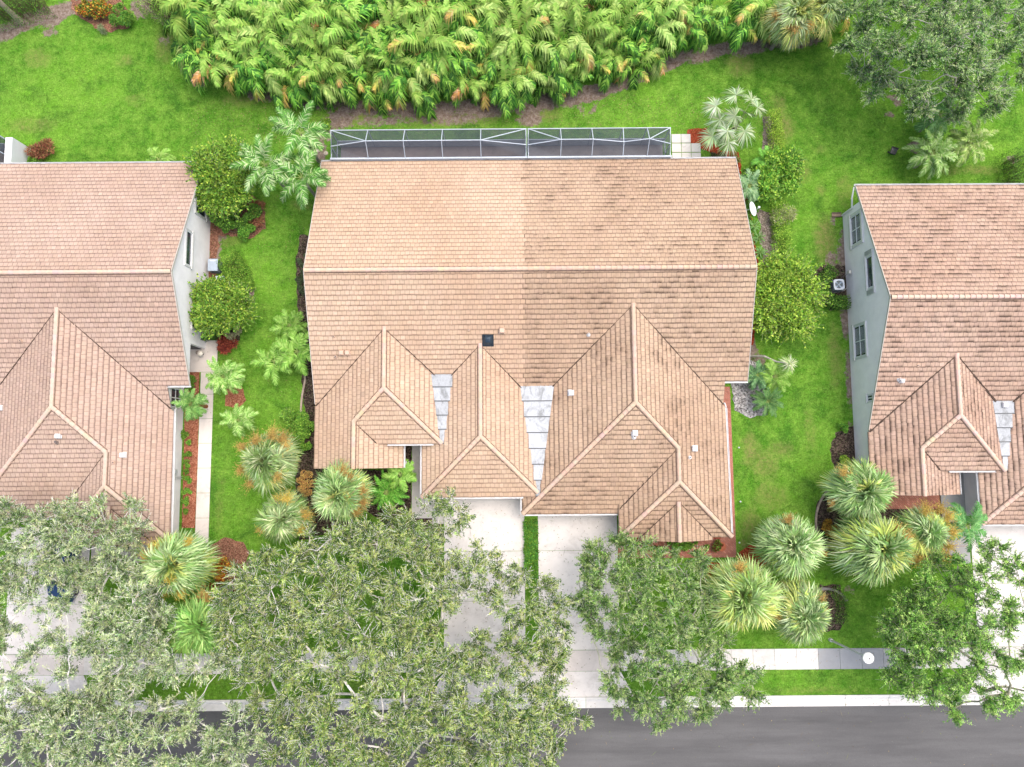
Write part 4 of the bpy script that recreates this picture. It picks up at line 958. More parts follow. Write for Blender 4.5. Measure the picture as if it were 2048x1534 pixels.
# parked car, blue, under the left oak
def car(label, x, y, rz, colr):
    t = empty("parked_car", (x, y, 0), rz, label, "car")
    st = [(-2.25,.45,.62,.30),(-2.15,.75,.72,.25),(-1.5,.86,.82,.22),(-.9,.89,.88,.22),(.2,.9,.90,.22),(1.2,.9,.92,.22),(1.9,.87,.93,.25),(2.2,.78,.80,.3),(2.28,.5,.62,.38)]
    mb = MB(); prof = lambda w_, zt, zb: [(-w_*.9,zb),(-w_,zb+.15),(-w_,zt-.18),(-w_*.9,zt),(0,zt+.03),(w_*.9,zt),(w_,zt-.18),(w_,zb+.15),(w_*.9,zb)]
    v = []
    for s_, w_, zt, zb in st: v += [(a, s_, b) for a, b in prof(w_, zt, zb)]
    n = 9; mb.add(v, [(i*n+j, i*n+(j+1) % n, (i+1)*n+(j+1) % n, (i+1)*n+j) for i in range(len(st)-1) for j in range(n)], colr)
    mb.add(v[:n], [tuple(range(n))], colr); mb.add(v[-n:], [tuple(range(n))[::-1]], colr)
    mb.build("body", M["car_paint"], t, smooth=False)
    mb = MB(); rf = [(-.95,.82,.86),(-.25,.66,1.38),(.35,.64,1.43),(1.0,.66,1.38),(1.75,.8,.9)]; v = []
    for s_, w_, z in rf: v += [(-w_, s_, .86), (-w_*.93, s_, z), (w_*.93, s_, z), (w_, s_, .86)]
    mb.add(v, [(i*4+j, i*4+j+1, (i+1)*4+j+1, (i+1)*4+j) for i in range(4) for j in (0, 2)] + [(1,2,6,5),(13,14,18,17)], (0,0,0)); mb.build("window", M["glass"], t)
    mb = MB(); v = []
    for s_, w_, z in rf[1:4]: v += [(-w_*.95, s_, z+.012), (w_*.95, s_, z+.012), (w_*.95, s_, z-.03), (-w_*.95, s_, z-.03)]
    mb.add(v, [(i*4+j, i*4+(j+1) % 4, (i+1)*4+(j+1) % 4, (i+1)*4+j) for i in range(2) for j in range(4)] + [(0,3,2,1),(8,9,10,11)], colr); mb.build("roof", M["car_paint"], t)
    for sx in (-1, 1):
        for yy in (-1.4, 1.4):
            mb = MB(); mb.tube([(sx*.72,yy,.32),(sx*.9,yy,.32)], .32, 18, (.02,.02,.02)); wh = mb.build("wheel", M["plastic"], t)
            mb = MB(); mb.tube([(sx*.89,yy,.32),(sx*.915,yy,.32)], [.2,.18], 12, (.5,.5,.52)); mb.build("rim", M["metal"], wh)
        mb = MB(); mb.box(sx*.6-.12, sx*.6+.12, -2.24, -2.17, .52, .64, (.8,.82,.85)); mb.build("headlight", M["plastic"], t)
        mb = MB(); mb.box(sx*.62-.12, sx*.62+.12, 2.2, 2.27, .62, .76, (.4,.02,.02)); mb.build("tail_light", M["plastic"], t)
        mb = MB(); mb.box(sx*.98-.1, sx*.98+.1, -.75, -.6, .84, .98, colr); mb.build("mirror", M["car_paint"], t)
    return t
car("dark blue car parked on the driveway under the left oak", -31.2, -7.9, 0, (.03,.07,.17))

# ---------------------------------------------------------------- vegetation
def unit(a): return a/(np.linalg.norm(a, axis=-1, keepdims=True)+1e-9)
def pal(rg, n, cols, j=.12):
    c = np.array(cols, float)[rg.integers(0, len(cols), n)]
    return np.clip(c*(1+rg.normal(0, j, (n, 1)))*(1+rg.normal(0, j*.35, (n, 3))), .004, .9)
def frond(mb, rg, base, az, el, L, bend, nl, ll, lw, cols, fall=.35, start=.12, up_v=.35, rach=(.25,.33,.10), tipc=None):
    """pinnate leaf: arching rachis with leaflets both sides"""
    k = 9; h = np.array((math.cos(az), math.sin(az), 0)); pts = [np.array(base, float)]; tg = []
    for i in range(k):
        e = el - bend*((i+.5)/k)**1.3; d = h*math.cos(e) + np.array((0, 0, math.sin(e))); tg.append(d); pts.append(pts[-1] + d*L/k)
    pts = np.array(pts); tg.append(tg[-1]); tg = np.array(tg)
    mb.tube(pts[::2] if k % 2 == 0 else pts[[0,2,4,6,9]], [.028,.022,.016,.011,.005], 3, rach)
    s_ = start + (1-start)*(np.arange(nl)+.5)/nl; t_ = s_*k; i0 = np.minimum(t_.astype(int), k-1); fr = (t_-i0)[:, None]
    P = pts[i0]*(1-fr) + pts[i0+1]*fr; T = tg[i0]*(1-fr) + tg[np.minimum(i0+1, k)]*fr; T = unit(T)
    side = np.cross(T, (0, 0, 1.0)); side = unit(side); upn = np.cross(side, T)
    for sg in (-1, 1):
        cc = pal(rg, nl, cols, .10)
        if tipc is not None: q_ = np.clip((s_[:, None]-.55)*2.2 + rg.normal(0, .15, (nl, 1)), 0, 1); cc = cc*(1-q_) + pal(rg, nl, tipc, .12)*q_
        ang = (R(68) - R(42)*s_[:, None]) + rg.normal(0, .10, (nl, 1))
        D = T*np.cos(ang) + side*sg*np.sin(ang); D = unit(D + upn*(up_v + rg.normal(0, .12, (nl, 1))))
        ln = ll*(np.sin(np.pi*np.clip(s_*.86+.14, 0, 1))**.6*.9+.15)*rg.uniform(.85, 1.1, nl); ln = ln[:, None]
        m_ = P + D*ln*.5; m_[:, 2] -= ln[:, 0]*fall*.12; e_ = P + D*ln*.98; e_[:, 2] -= ln[:, 0]*fall*rg.uniform(.7, 1.4, nl)
        sv_ = unit(np.cross(D, upn))
        mb.strips([P, m_, e_], sv_, [lw*.9, lw, lw*.12], cc)
def root_of(name, label, cat, loc, group=None): return empty(name, loc, 0, label, cat, group)
def trunk_mesh(root, h, r0, r1, lean=(0, 0), c=(.30,.26,.21), rings=10, name="trunk"):
    mb = MB(); k = max(3, int(h/.25)); pts = []; rr = []
    for i in range(k+1):
        f = i/k; pts.append((lean[0]*f**1.5, lean[1]*f**1.5, h*f-.05)); rr.append((r0+(r1-r0)*f)*(1+.06*math.sin(i*2.4)))
    mb.tube(pts, rr, 9, c); return mb.build(name, M["bark"], root)
G_ARECA = [(.035,.12,.018),(.07,.22,.028),(.14,.36,.04),(.26,.50,.07)]
G_YEL = [(.62,.48,.10),(.70,.48,.16),(.50,.48,.10)]; G_ORG = [(.66,.34,.10),(.55,.30,.12),(.70,.46,.24)]; G_PALE = [(.22,.36,.08),(.36,.50,.14)]
def areca(seed, nf=17, hc=2.5, L=2.6, low=.0):
    rg = np.random.default_rng(seed); rd = random.Random(seed)
    root = empty("areca_palm"); mb = MB(); tr = MB(); canes = []
    for i in range(5):
        a = rd.uniform(0, 6.28); r_ = rd.uniform(.15, .55); hh = hc*rd.uniform(.45, 1.2); top = np.array((math.cos(a)*r_*1.9, math.sin(a)*r_*1.9, hh)); canes.append((top, a))
        tr.tube([(math.cos(a)*r_*.5, math.sin(a)*r_*.5, -.05), (math.cos(a)*r_, math.sin(a)*r_, hh*.5), tuple(top)], [.05,.04,.03], 6, (.34,.33,.16))
    for i in range(nf):
        top, a0 = canes[i % 5]; a = a0 + rd.gauss(0, 1.1) + (i//5)*1.2; el = rd.uniform(.55, 1.35) if i > nf*.25 else rd.uniform(-.1, .5)
        u_ = rd.random(); cols = G_ARECA if u_ < .62 else G_PALE if u_ < .82 else G_ARECA if u_ < .95 else G_YEL if u_ < .98 else G_ORG; tp = None if rd.random() < .84 else (G_ORG if rd.random() < .5 else G_YEL)
        if el > 1.1: cols = [(.20,.38,.06),(.28,.44,.09)]
        frond(mb, rg, top, a, el, L*rd.uniform(.75, 1.1), rd.uniform(1.3, 2.5), 22, .72, .095, cols, .8, up_v=.3, rach=(.40,.44,.12), tipc=tp)
    mb.build("crown", M["palm_leaf"], root); tr.build("trunk", M["bark"], root)
    return root
def put(proto, first, loc, rz, sc, label, cat, group=None, tilt=(0, 0)):
    o = proto if first else copy_tree(proto)
    o.location = loc; o.rotation_euler = (tilt[0], tilt[1], rz); o.scale = (sc, sc, sc*random.uniform(.92, 1.08))
    for k in ("label", "category", "group"):
        if k in o: del o[k]
    return tag(o, label, cat, group)
protos = [areca(100+i) for i in range(9)]; used = set()
edge = [(372,95),(400,135),(450,170),(520,182),(640,203),(760,210),(900,208),(1000,205),(1100,192),(1180,178),(1250,160),(1330,128),(1400,98),(1500,82),(1570,76),(1660,66)]
ew = [W(a, b, .7)[:2] for a, b in edge]
def HL(x, row):
    sec = "left end" if x < -13 else "part behind the five bay cage" if x < 1.2 else "part behind the zigzag cage" if x < 11.5 else "right end"
    return ("front row palm of the tall feathery hedge, " if row == 0 else "inner feathery palm packed in the tall hedge, ") + sec
x = ew[0][0] + 1.5; cnt = 0
while x < ew[-1][0]:
    yb = np.interp(x, [e[0] for e in ew], [e[1] for e in ew]) + 1.3; y = yb; row = 0
    while y < 32.6:
        i = random.randrange(9); sc = random.uniform(.68, 1.0) if row == 0 else random.uniform(.85, 1.28)
        put(protos[i], i not in used, (x+random.uniform(-.35,.35), y+random.uniform(-.3,.3), 0), random.uniform(0, 6.28), sc,
            HL(x, row), "palm", "palms of the dense hedge at the back")
        used.add(i); cnt += 1; row += 1; y += random.uniform(1.35, 1.8)
    x += random.uniform(1.35, 1.65)
for i in range(9):
    if i not in used: put(protos[i], True, (0, 32, 0), 0, 1, "feathery green and yellow palm packed in the tall palm hedge behind the houses", "palm", "palms of the dense hedge at the back")

# fan palms
G_FAN = [(.09,.19,.045),(.17,.31,.08),(.30,.46,.16),(.54,.65,.35)]; G_FANY = [(.26,.38,.06),(.42,.52,.12),(.60,.62,.22)]
def fan_leaf(mb, rg, hub, d, up, Rr, cols, nseg=40, spread=2.3, droop=.34):
    cols = [tuple(np.array(cols[rg.integers(0, len(cols))])*.65 + np.array(c_)*.35) for c_ in cols[1:]]
    side = np.cross(d, up); side /= np.linalg.norm(side)+1e-9; n_ = np.cross(side, d)
    th = np.linspace(-spread, spread, nseg) + rg.normal(0, .03, nseg); D = d[None]*np.cos(th)[:, None] + side[None]*np.sin(th)[:, None]
    D = unit(D + n_[None]*(.18*np.abs(np.sin(th))[:, None] + rg.normal(0, .06, (nseg, 1))))
    ln = Rr*(.72+.28*np.cos(th*.6))*rg.uniform(.88, 1.08, nseg); ln = ln[:, None]; H_ = np.tile(hub, (nseg, 1))
    m_ = H_ + D*ln*.55; e_ = H_ + D*ln; e_[:, 2] -= ln[:, 0]*droop*rg.uniform(.5, 1.6, nseg); m_[:, 2] -= ln[:, 0]*droop*.18
    sv_ = unit(np.cross(D, n_[None] + rg.normal(0, .45, (nseg, 3)))); wd = Rr*2*spread/nseg*.58
    mb.strips([H_, m_, e_], sv_, [wd*.25, wd, wd*.10], pal(rg, nseg, cols, .16))
def fan_palm(name, seed, Rc, h, nl=52, cols=G_FAN, lean=(0, 0), yellow=0.1, blade=.58, elev=(-.55, 1.56), name_trunk="trunk"):
    nl = int(nl*1.25); rg = np.random.default_rng(seed); rd = random.Random(seed); root = empty(name); mb = MB(); st = MB(); C0 = np.array((lean[0], lean[1], h))
    for i in range(nl):
        f = (i+.5)/nl; el = elev[1] - (elev[1]-elev[0])*f**.8 + rd.gauss(0, .08); az = i*2.39996 + rd.gauss(0, .12)
        d = np.array((math.cos(az)*math.cos(el), math.sin(az)*math.cos(el), math.sin(el))); Lp = Rc*(1-blade)*rd.uniform(.6, 1.3)*(1+.16*math.cos(az-seed)); sag = .18*Lp
        hub = C0 + d*Lp + np.array((0, 0, -sag)); st.tube([C0, C0+d*Lp*.5+np.array((0,0,-sag*.2)), hub], [.025,.018,.012], 4, (.34,.38,.16))
        d2 = unit(d + np.array((0, 0, -.35 - .25*f)) + rg.normal(0, .12, 3)); up = np.array((-d[0]*math.sin(el)*1.0, -d[1]*math.sin(el)*1.0, 1.0)) + rg.normal(0, .2, 3)
        cc = G_FANY if rd.random() < yellow*.7 + (.2 if f > .85 else 0) else cols
        fan_leaf(mb, rg, hub, d2, up, Rc*blade*rd.uniform(.9, 1.12), cc)
    st.build("leaf_stalks", M["palm_leaf"], root); mb.build("crown", M["palm_leaf"], root)
    trunk_mesh(root, h, .17, .13, lean, (.26,.22,.18)); return root
G_INF = [(.62,.45,.14),(.50,.38,.12),(.74,.56,.18),(.46,.26,.10)]; G_INFY = [(.75,.60,.12),(.66,.55,.10),(.80,.66,.22)]; G_RUST = [(.42,.18,.08),(.5,.26,.1),(.38,.2,.1)]
def blossoms(root, seed, C0, spots, cols):
    """branched flower sprays: spots = (azimuth deg, radius, elevation deg, size)"""
    rg = np.random.default_rng(seed)
    for az, r_, el, sz in spots:
        mb = MB(); az, el = R(az), R(el); e_ = np.array(C0) + np.array((math.cos(az)*math.cos(el), math.sin(az)*math.cos(el), math.sin(el)))*r_
        n = int(110*sz); mid = np.array(C0)*.25 + e_*.75
        tips = e_ + rg.normal(0, .26*sz, (n, 3))*(1.2, 1.2, .55); src = mid + (e_-mid)*rg.uniform(0, 1, (n, 1)) + rg.normal(0, .05, (n, 3))
        mb.prism(src, tips, .006, .003, pal(rg, n, [tuple(v*.7 for v in cols[0])], .1))
        k = 9; B = np.repeat(src, k, 0)*(1-(q := rg.uniform(.25, 1.05, (n*k, 1)))) + np.repeat(tips, k, 0)*q
        mb.leaves(B, unit(rg.normal(0, 1, (n*k, 3))+(0, 0, .3)), unit(rg.normal(0, .6, (n*k, 3))+(0, 0, 1)), rg.uniform(.05, .10, n*k), .03, pal(rg, n*k, cols, .14))
        mb.tube([C0, mid, e_], [.02, .015, .01], 4, (.45,.40,.15)); mb.build("flower_spray", M["flower"], root)
def place_fan(px, py, h, Rc, label, seed, spots=(), cols=G_FAN, fcols=G_INF, lean=(0, 0), group=None, **kw):
    r_ = fan_palm("fan_palm", seed, Rc, h, cols=cols, lean=lean, **kw); x, y, _ = W(px, py, h+.25*Rc)
    r_.location = (x-lean[0], y-lean[1], 0); rq = random.Random(seed); r_.rotation_euler = (rq.uniform(-.07, .07), rq.uniform(-.07, .07), 0); r_.scale = (rq.uniform(.90, 1.03), rq.uniform(.90, 1.03), 1); tag(r_, label, "palm", group)
    if spots: blossoms(r_, seed+1, (lean[0], lean[1], h), spots, fcols)
    return r_
place_fan(530, 928, 3.6, 2.35, "silver green fan palm with orange sprays, nearest the lawn west of the duplex", 201, [(70,2.2,25,1.2),(110,1.9,35,1.0),(150,2.1,15,.9),(200,2.1,5,.8),(235,2.0,5,.9),(50,2.2,12,1.1),(30,2.0,20,.9),(315,1.9,25,.8)])
place_fan(672, 985, 3.6, 2.35, "silver green fan palm just below the small gable of the clean roof half", 202, [(80,1.9,20,1.1),(55,1.8,30,.9),(10,1.9,20,1.1),(340,2.0,15,1.0),(315,1.9,10,.8),(350,1.5,40,.7)])
place_fan(558, 1045, 3.2, 2.0, "lower fan palm with yellow sprays between two silver green ones, beside the oak", 203, [(75,1.8,30,1.0),(100,1.6,20,.8),(10,1.8,20,1.1),(330,1.7,15,.9),(205,1.8,0,.6)], fcols=G_INFY+G_INF)
place_fan(352, 1135, 4.2, 2.5, "large fan palm with yellow sprays at the end of the left concrete walk", 204, [(130,2.0,25,.9),(160,2.1,15,.8),(275,1.3,50,1.0),(285,2.0,10,.8),(60,2.1,15,.7),(250,2.1,0,.6)], fcols=G_INFY, yellow=.25)
place_fan(393, 1255, 4.2, 2.5, "fan palm with long loose leaves reaching over the left pavement", 205, [(350,2.0,15,.9),(320,2.1,5,.7),(215,2.0,5,.7),(90,2.0,10,1.0),(75,2.2,20,.9)], cols=[(.12,.26,.06),(.21,.40,.09),(.34,.54,.16)], nl=40)
place_fan(1592, 1100, 4.0, 2.3, "round fan palm standing nearest the dark shrub bed, north of the street lamp pair", 206, [(100,1.9,25,.7),(345,2.1,5,.5)], yellow=.1, nl=60)
place_fan(1486, 1195, 4.0, 2.7, "wide yellow green fan palm beside the red mulch corner", 207, [(95,2.2,15,.9),(330,2.0,20,.5)], cols=[(.11,.22,.045),(.21,.36,.08),(.35,.50,.16),(.56,.67,.33)], yellow=.3, nl=60)
place_fan(1605, 1238, 3.8, 2.3, "round fan palm beside the street lamp pole, over the pale pavement", 208, [(40,1.9,15,.6),(180,1.9,10,.6)], yellow=.25, nl=60)
place_fan(1742, 985, 4.0, 2.2, "fan palm against the grey wall of the stained roof house", 209, [(130,2.0,15,.9),(200,2.0,0,.5)], yellow=.1, nl=58)
place_fan(1764, 1100, 4.2, 2.65, "largest fan palm in the dark bed, its crown over the open lawn", 210, [(60,1.9,30,.9),(30,1.9,30,.9),(150,1.9,10,.5)], yellow=.25, nl=62)
place_fan(1856, 1065, 3.6, 1.9, "fan palm ringed with bright yellow flower sprays beside the right house", 211, [(100,1.7,20,1.1),(60,1.9,15,1.0),(30,2.0,5,1.1),(0,2.0,5,1.1),(330,2.0,0,1.2),(300,1.9,0,1.2),(250,1.9,5,1.1),(235,2.0,0,.9)], fcols=G_INFY+G_INF, nl=44)
place_fan(1590, 22, 4.0, 2.1, "pale fan palm with orange sprays at the right end of the palm hedge", 212, [(300,1.4,20,1.2),(250,1.5,20,1.0),(45,1.4,30,1.2),(190,1.6,10,.9)], yellow=.6, nl=40)
place_fan(1655, 10, 4.0, 2.0, "fan palm touching the large top right tree, at the top edge", 213, [], yellow=.5, nl=34)
# open young fan palm by the stepping stones: few large pale leaves on long stalks
def open_fan():
    rg = np.random.default_rng(31); root = empty("fan_palm"); hub_px = [(1432,212,3.4),(1472,190,3.6),(1515,215,3.2),(1470,232,3.3),(1492,225,3.0),(1455,262,2.8),(1425,272,2.2),(1458,285,2.2),(1490,262,2.4),(1503,200,3.0),(1440,240,2.6)]
    cx, cy, _ = W(1474, 250, 1.4); root.location = (cx, cy, 0); mb = MB(); st = MB(); C0 = np.array((0, 0, 1.2))
    for i, (a, b, h) in enumerate(hub_px):
        p = np.array(W(a, b, h)) - (cx, cy, 0); d = unit(p - C0); d2 = unit(d*(1,1,.2) + (0, 0, -.35)); st.tube([C0, C0*.45+p*.55+(0,0,.25), p], [.035,.025,.015], 5, (.36,.42,.18))
        fan_leaf(mb, rg, p, d2, np.array((0, 0, 1.0))+rg.normal(0, .15, 3), rg.uniform(.85, 1.1), [(.26,.36,.17),(.36,.46,.27),(.48,.55,.38),(.20,.30,.12)], 34, 2.5, .35)
    st.build("leaf_stalks", M["palm_leaf"], root); mb.build("crown", M["palm_leaf"], root); trunk_mesh(root, 1.3, .2, .14, (0, 0), (.24,.2,.15))
    tag(root, "open pale fan palm with separate large leaves above the narrow yellow hedge", "palm")
open_fan()

# feather palms
def feather(name, px, py, h, Rc, label, seed, nf=14, cols=((.10,.25,.05),(.15,.32,.07),(.21,.38,.11)), ll=.45, lw=.045, el=(.0, 1.0), bend=1.3, nl=26, th=.09, cat="palm", group=None, up_v=.35, plum=0, fall=.4, tc=(.34,.32,.26)):
    rg = np.random.default_rng(seed); rd = random.Random(seed); x, y, _ = W(px, py, h+.15*Rc); root = root_of(name, label, cat, (x, y, 0), group); mb = MB()
    for i in range(nf):
        e = el[0] + (el[1]-el[0])*((i*7) % nf)/nf + rd.gauss(0, .08); az = i*2.39996*1.0 + rd.gauss(0, .12); Lf = Rc*1.15*rd.uniform(.85, 1.1)
        for q in range(1+plum):
            frond(mb, rg, (0, 0, h), az, e, Lf, bend*rd.uniform(.85, 1.15), nl, ll*(1 if q == 0 else .8), lw, list(cols), fall, .14, up_v if q == 0 else -up_v*.8)
    mb.build("crown", M["palm_leaf"], root); trunk_mesh(root, h, th*1.2, th, (0, 0), tc); return root
FX = ((.05,.16,.025),(.11,.29,.05),(.19,.38,.09),(.40,.53,.26))
feather("foxtail_palm", 598, 262, 4.6, 1.9, "uppermost of the three bushy feather palms at the duplex corner", 301, 11, FX, .55, .05, (.1,.95), 1.2, 34, plum=1)
feather("foxtail_palm", 526, 325, 4.4, 1.9, "bushy feather palm nearest the yellow green tree, left of its two companions", 302, 11, FX, .55, .05, (.1,.95), 1.2, 34, plum=1)
feather("foxtail_palm", 600, 352, 4.2, 1.95, "bushy feather palm whose leaves hang over the clean roof edge", 303, 12, FX, .55, .05, (.1,.95), 1.2, 34, plum=1)
YG = ((.14,.30,.04),(.20,.38,.06),(.27,.45,.10))
feather("cycad", 578, 650, 1.2, 1.15, "smallest spiky green palm, topmost of three beside the west edge of the duplex", 304, 16, YG, .4, .05, (-.1,1.0), .9, 20, .12, "palm")
feather("feather_palm", 592, 702, 2.2, 1.45, "broad leafy green palm against the west edge of the duplex", 305, 13, YG, .5, .08, (.0,1.0), 1.1, 22, .1)
feather("feather_palm", 547, 722, 1.9, 1.35, "thin leaved palm on the lawn side beside the broad leafy one", 306, 10, YG, .45, .06, (.0,.8), 1.1, 22, .08)
PG = ((.14,.30,.05),(.24,.43,.09),(.38,.54,.18))
feather("date_palm", 445, 752, 2.2, 1.35, "bright feathery palm over the concrete walk beside the dark red shrub", 307, 22, PG, .36, .04, (-.1,1.2), 1.5, 28, .12)
feather("date_palm", 380, 808, 2.4, 1.15, "green feathery palm leaning over the orange mulch strip", 308, 20, ((.10,.24,.05),(.16,.32,.07),(.24,.40,.12)), .34, .04, (-.1,1.2), 1.5, 28, .12, tc=(.30,.12,.06))
feather("date_palm", 476, 840, 1.9, 1.15, "loose feathery palm on the lawn below the small round mulch patch", 309, 16, PG, .36, .04, (-.1,1.1), 1.5, 26, .11)
feather("cycad", 772, 985, 1.0, 1.35, "bright green rosette palm next to the entry walk, its stiff leaves flat", 310, 20, ((.08,.26,.03),(.12,.34,.04),(.18,.42,.06)), .32, .05, (-.15,.9), .8, 24, .16)
feather("feather_palm", 800, 950, 1.8, 1.1, "green palm half under the eave behind the bright green rosette", 311, 12, YG, .42, .06, (.0,1.0), 1.1, 20, .08)
feather("date_palm", 1868, 303, 2.2, 1.65, "stout bright palm, lower left of three on the right lawn", 312, 20, ((.15,.30,.06),(.22,.38,.10),(.32,.47,.18)), .42, .07, (-.1,1.1), 1.2, 26, .2)
feather("date_palm", 1943, 282, 2.2, 1.5, "stout yellowish palm, rightmost of three on the right lawn", 313, 20, ((.18,.33,.06),(.28,.42,.10),(.38,.50,.18)), .42, .07, (-.1,1.1), 1.2, 26, .2)
feather("feather_palm", 1886, 225, 2.6, 1.6, "dark green palm half under the large top right tree", 314, 14, ((.08,.20,.05),(.12,.27,.08),(.18,.34,.12)), .5, .05, (.0,1.0), 1.3, 26, .1)
feather("cycad", 1516, 750, 1.2, 1.05, "dark green rosette palm on the white gravel bed", 315, 24, ((.07,.17,.06),(.11,.24,.09),(.18,.32,.14)), .30, .035, (-.2,1.1), .9, 26, .13)
feather("feather_palm", 1552, 752, 1.6, 1.1, "light green palm just east of the white gravel bed", 316, 12, YG, .4, .05, (.0,1.0), 1.2, 22, .09)
feather("cycad", 1537, 802, 1.1, 1.0, "dark rosette palm at the lower edge of the white gravel bed", 317, 20, ((.08,.19,.05),(.13,.26,.08)), .30, .035, (-.2,1.1), .9, 24, .12)
feather("feather_palm", 1938, 1052, 2.6, 1.5, "green feathery palm at the front corner of the right house", 318, 13, ((.08,.24,.06),(.12,.32,.09),(.2,.4,.14)), .5, .05, (.0,1.0), 1.3, 26, .09)
feather("feather_palm", 315, 318, 1.0, .95, "low broad palm behind the back eave of the pink tiled house", 319, 9, YG, .4, .09, (.0,.7), .9, 14, .08)
feather("feather_palm", 1500, 370, 1.9, 1.1, "blue green palm between the roof edge and the yellow leafy tree", 320, 11, ((.10,.22,.08),(.18,.32,.15),(.26,.40,.2)), .42, .05, (.0,1.0), 1.2, 22, .09)
feather("feather_palm", 1530, 318, 1.4, .8, "small bright palm at the foot of the open fan palm", 321, 9, ((.16,.40,.05),(.2,.46,.08)), .38, .07, (.1,1.1), 1.1, 16, .07)
for i, (px, py, r_) in enumerate(((1508,452,.5),(1518,475,.45),(1520,505,.5),(1503,478,.4))):
    feather("spiky_plant", px, py, .3, r_, "small spiky green plant in the bed beneath the satellite dish", 330+i, 22, ((.10,.28,.06),(.2,.38,.14)), .05, .05, (-.1,1.2), .6, 12, .05, "plant", "spiky plants east of the duplex")
# white trunked yucca leaning over the lawn
x, y, _ = W(1500, 712); t = empty("yucca", (x, y, 0), 0, "leaning pale trunked plant with one white green tuft over the east lawn", "plant"); hx, hy, hz = W(1580, 727, 2.6)
mb = MB(); q = [(0,0,0), ((hx-x)*.35,(hy-y)*.2,1.1), ((hx-x)*.65,(hy-y)*.7,1.7), (hx-x,hy-y,2.5)]; mb.tube(q, [.09,.07,.06,.05], 8, (.52,.49,.44)); mb.build("trunk", M["bark"], t)
mb = MB(); rg = np.random.default_rng(5); n = 110; az = rg.uniform(0, 6.28, n); el = rg.uniform(-.7, 1.4, n); D = np.stack([np.cos(az)*np.cos(el), np.sin(az)*np.cos(el), np.sin(el)], 1); C0 = np.array(q[-1]); P = np.tile(C0, (n, 1)); ln = rg.uniform(.5, .8, (n, 1))
E_ = P+D*ln; E_[:, 2] -= .25; mb.strips([P, P+D*ln*.5, E_], unit(np.cross(D, (0, 0, 1.0))), [.03, .045, .004], pal(rg, n, [(.40,.48,.22),(.6,.62,.42),(.28,.42,.14)])); mb.build("crown", M["palm_leaf"], t)

# shrubs, hedges and leafy trees
def leafball(mb, rg, c, r, n, L, Wd, cols, outw=.6, shell=.55):
    d = unit(rg.normal(0, 1, (n, 3))); d[:, 2] = np.where(d[:, 2] < -.3, -d[:, 2], d[:, 2]); k = rg.uniform(shell, 1.0, (n, 1))**.6
    P = np.array(c) + d*k*np.array(r); D = unit(d*outw + rg.normal(0, .6, (n, 3))); Nn = unit(d*.6 + np.array((0, 0, .8)) + rg.normal(0, .45, (n, 3)))
    mb.leaves(P, D, Nn, L*rg.uniform(.7, 1.3, n), Wd*rg.uniform(.8, 1.2, n), pal(rg, n, cols, .15))
def shrub(name, px, py, rx, ry, h, label, cols, seed, n=3500, L=.12, Wd=.07, cat="shrub", lobes=7, group=None, part="foliage", rot=0, z0=0.0, spike=0):
    rg = np.random.default_rng(seed); x, y, _ = W(px, py, h*.6+z0); lobes = int(lobes*1.5); spike = int(spike*1.3); root = empty(name, (x, y, 0), R(rot), label, cat, group); mb = MB(); st = MB()
    for i in range(lobes):
        a = rg.uniform(0, 6.28); q = math.sqrt(rg.uniform(0, 1))*.82; cx, cy = math.cos(a)*rx*q, math.sin(a)*ry*q; hh = h*rg.uniform(.45, .72)*(1-.3*q)
        rr = min(rx, ry)*rg.uniform(.20, .44); c = (cx, cy, z0+hh); leafball(mb, rg, c, (rr, rr, min(rr, hh)), n//lobes, L, Wd, cols)
        st.tube([(cx*.3, cy*.3, 0), (cx*.7, cy*.7, (z0+hh)*.6), c], [.04, .03, .012], 5, (.22,.17,.12))
        if spike:
            m_ = int(spike); D = unit(rg.normal(0, 1, (m_, 3))*(1, 1, .5) + (0, 0, .6)); B = np.array(c)+D*rr*.6; E_ = B + D*rg.uniform(.4, 1.0, (m_, 1))*rr*1.3
            st.prism(B, E_, .01, .005, (.40,.40,.25)); k = 9; f = rg.uniform(.2, 1.05, (m_*k, 1)); PP = np.repeat(B, k, 0)*(1-f) + np.repeat(E_, k, 0)*f
            mb.leaves(PP, unit(np.repeat(D, k, 0)+rg.normal(0, .7, (m_*k, 3))), unit(rg.normal(0, .5, (m_*k, 3))+(0, 0, 1)), L*rg.uniform(.7, 1.2, m_*k), Wd, pal(rg, m_*k, cols, .15))
    mb.build(part, M["leaf"], root); st.build("stem", M["bark"], root); return root
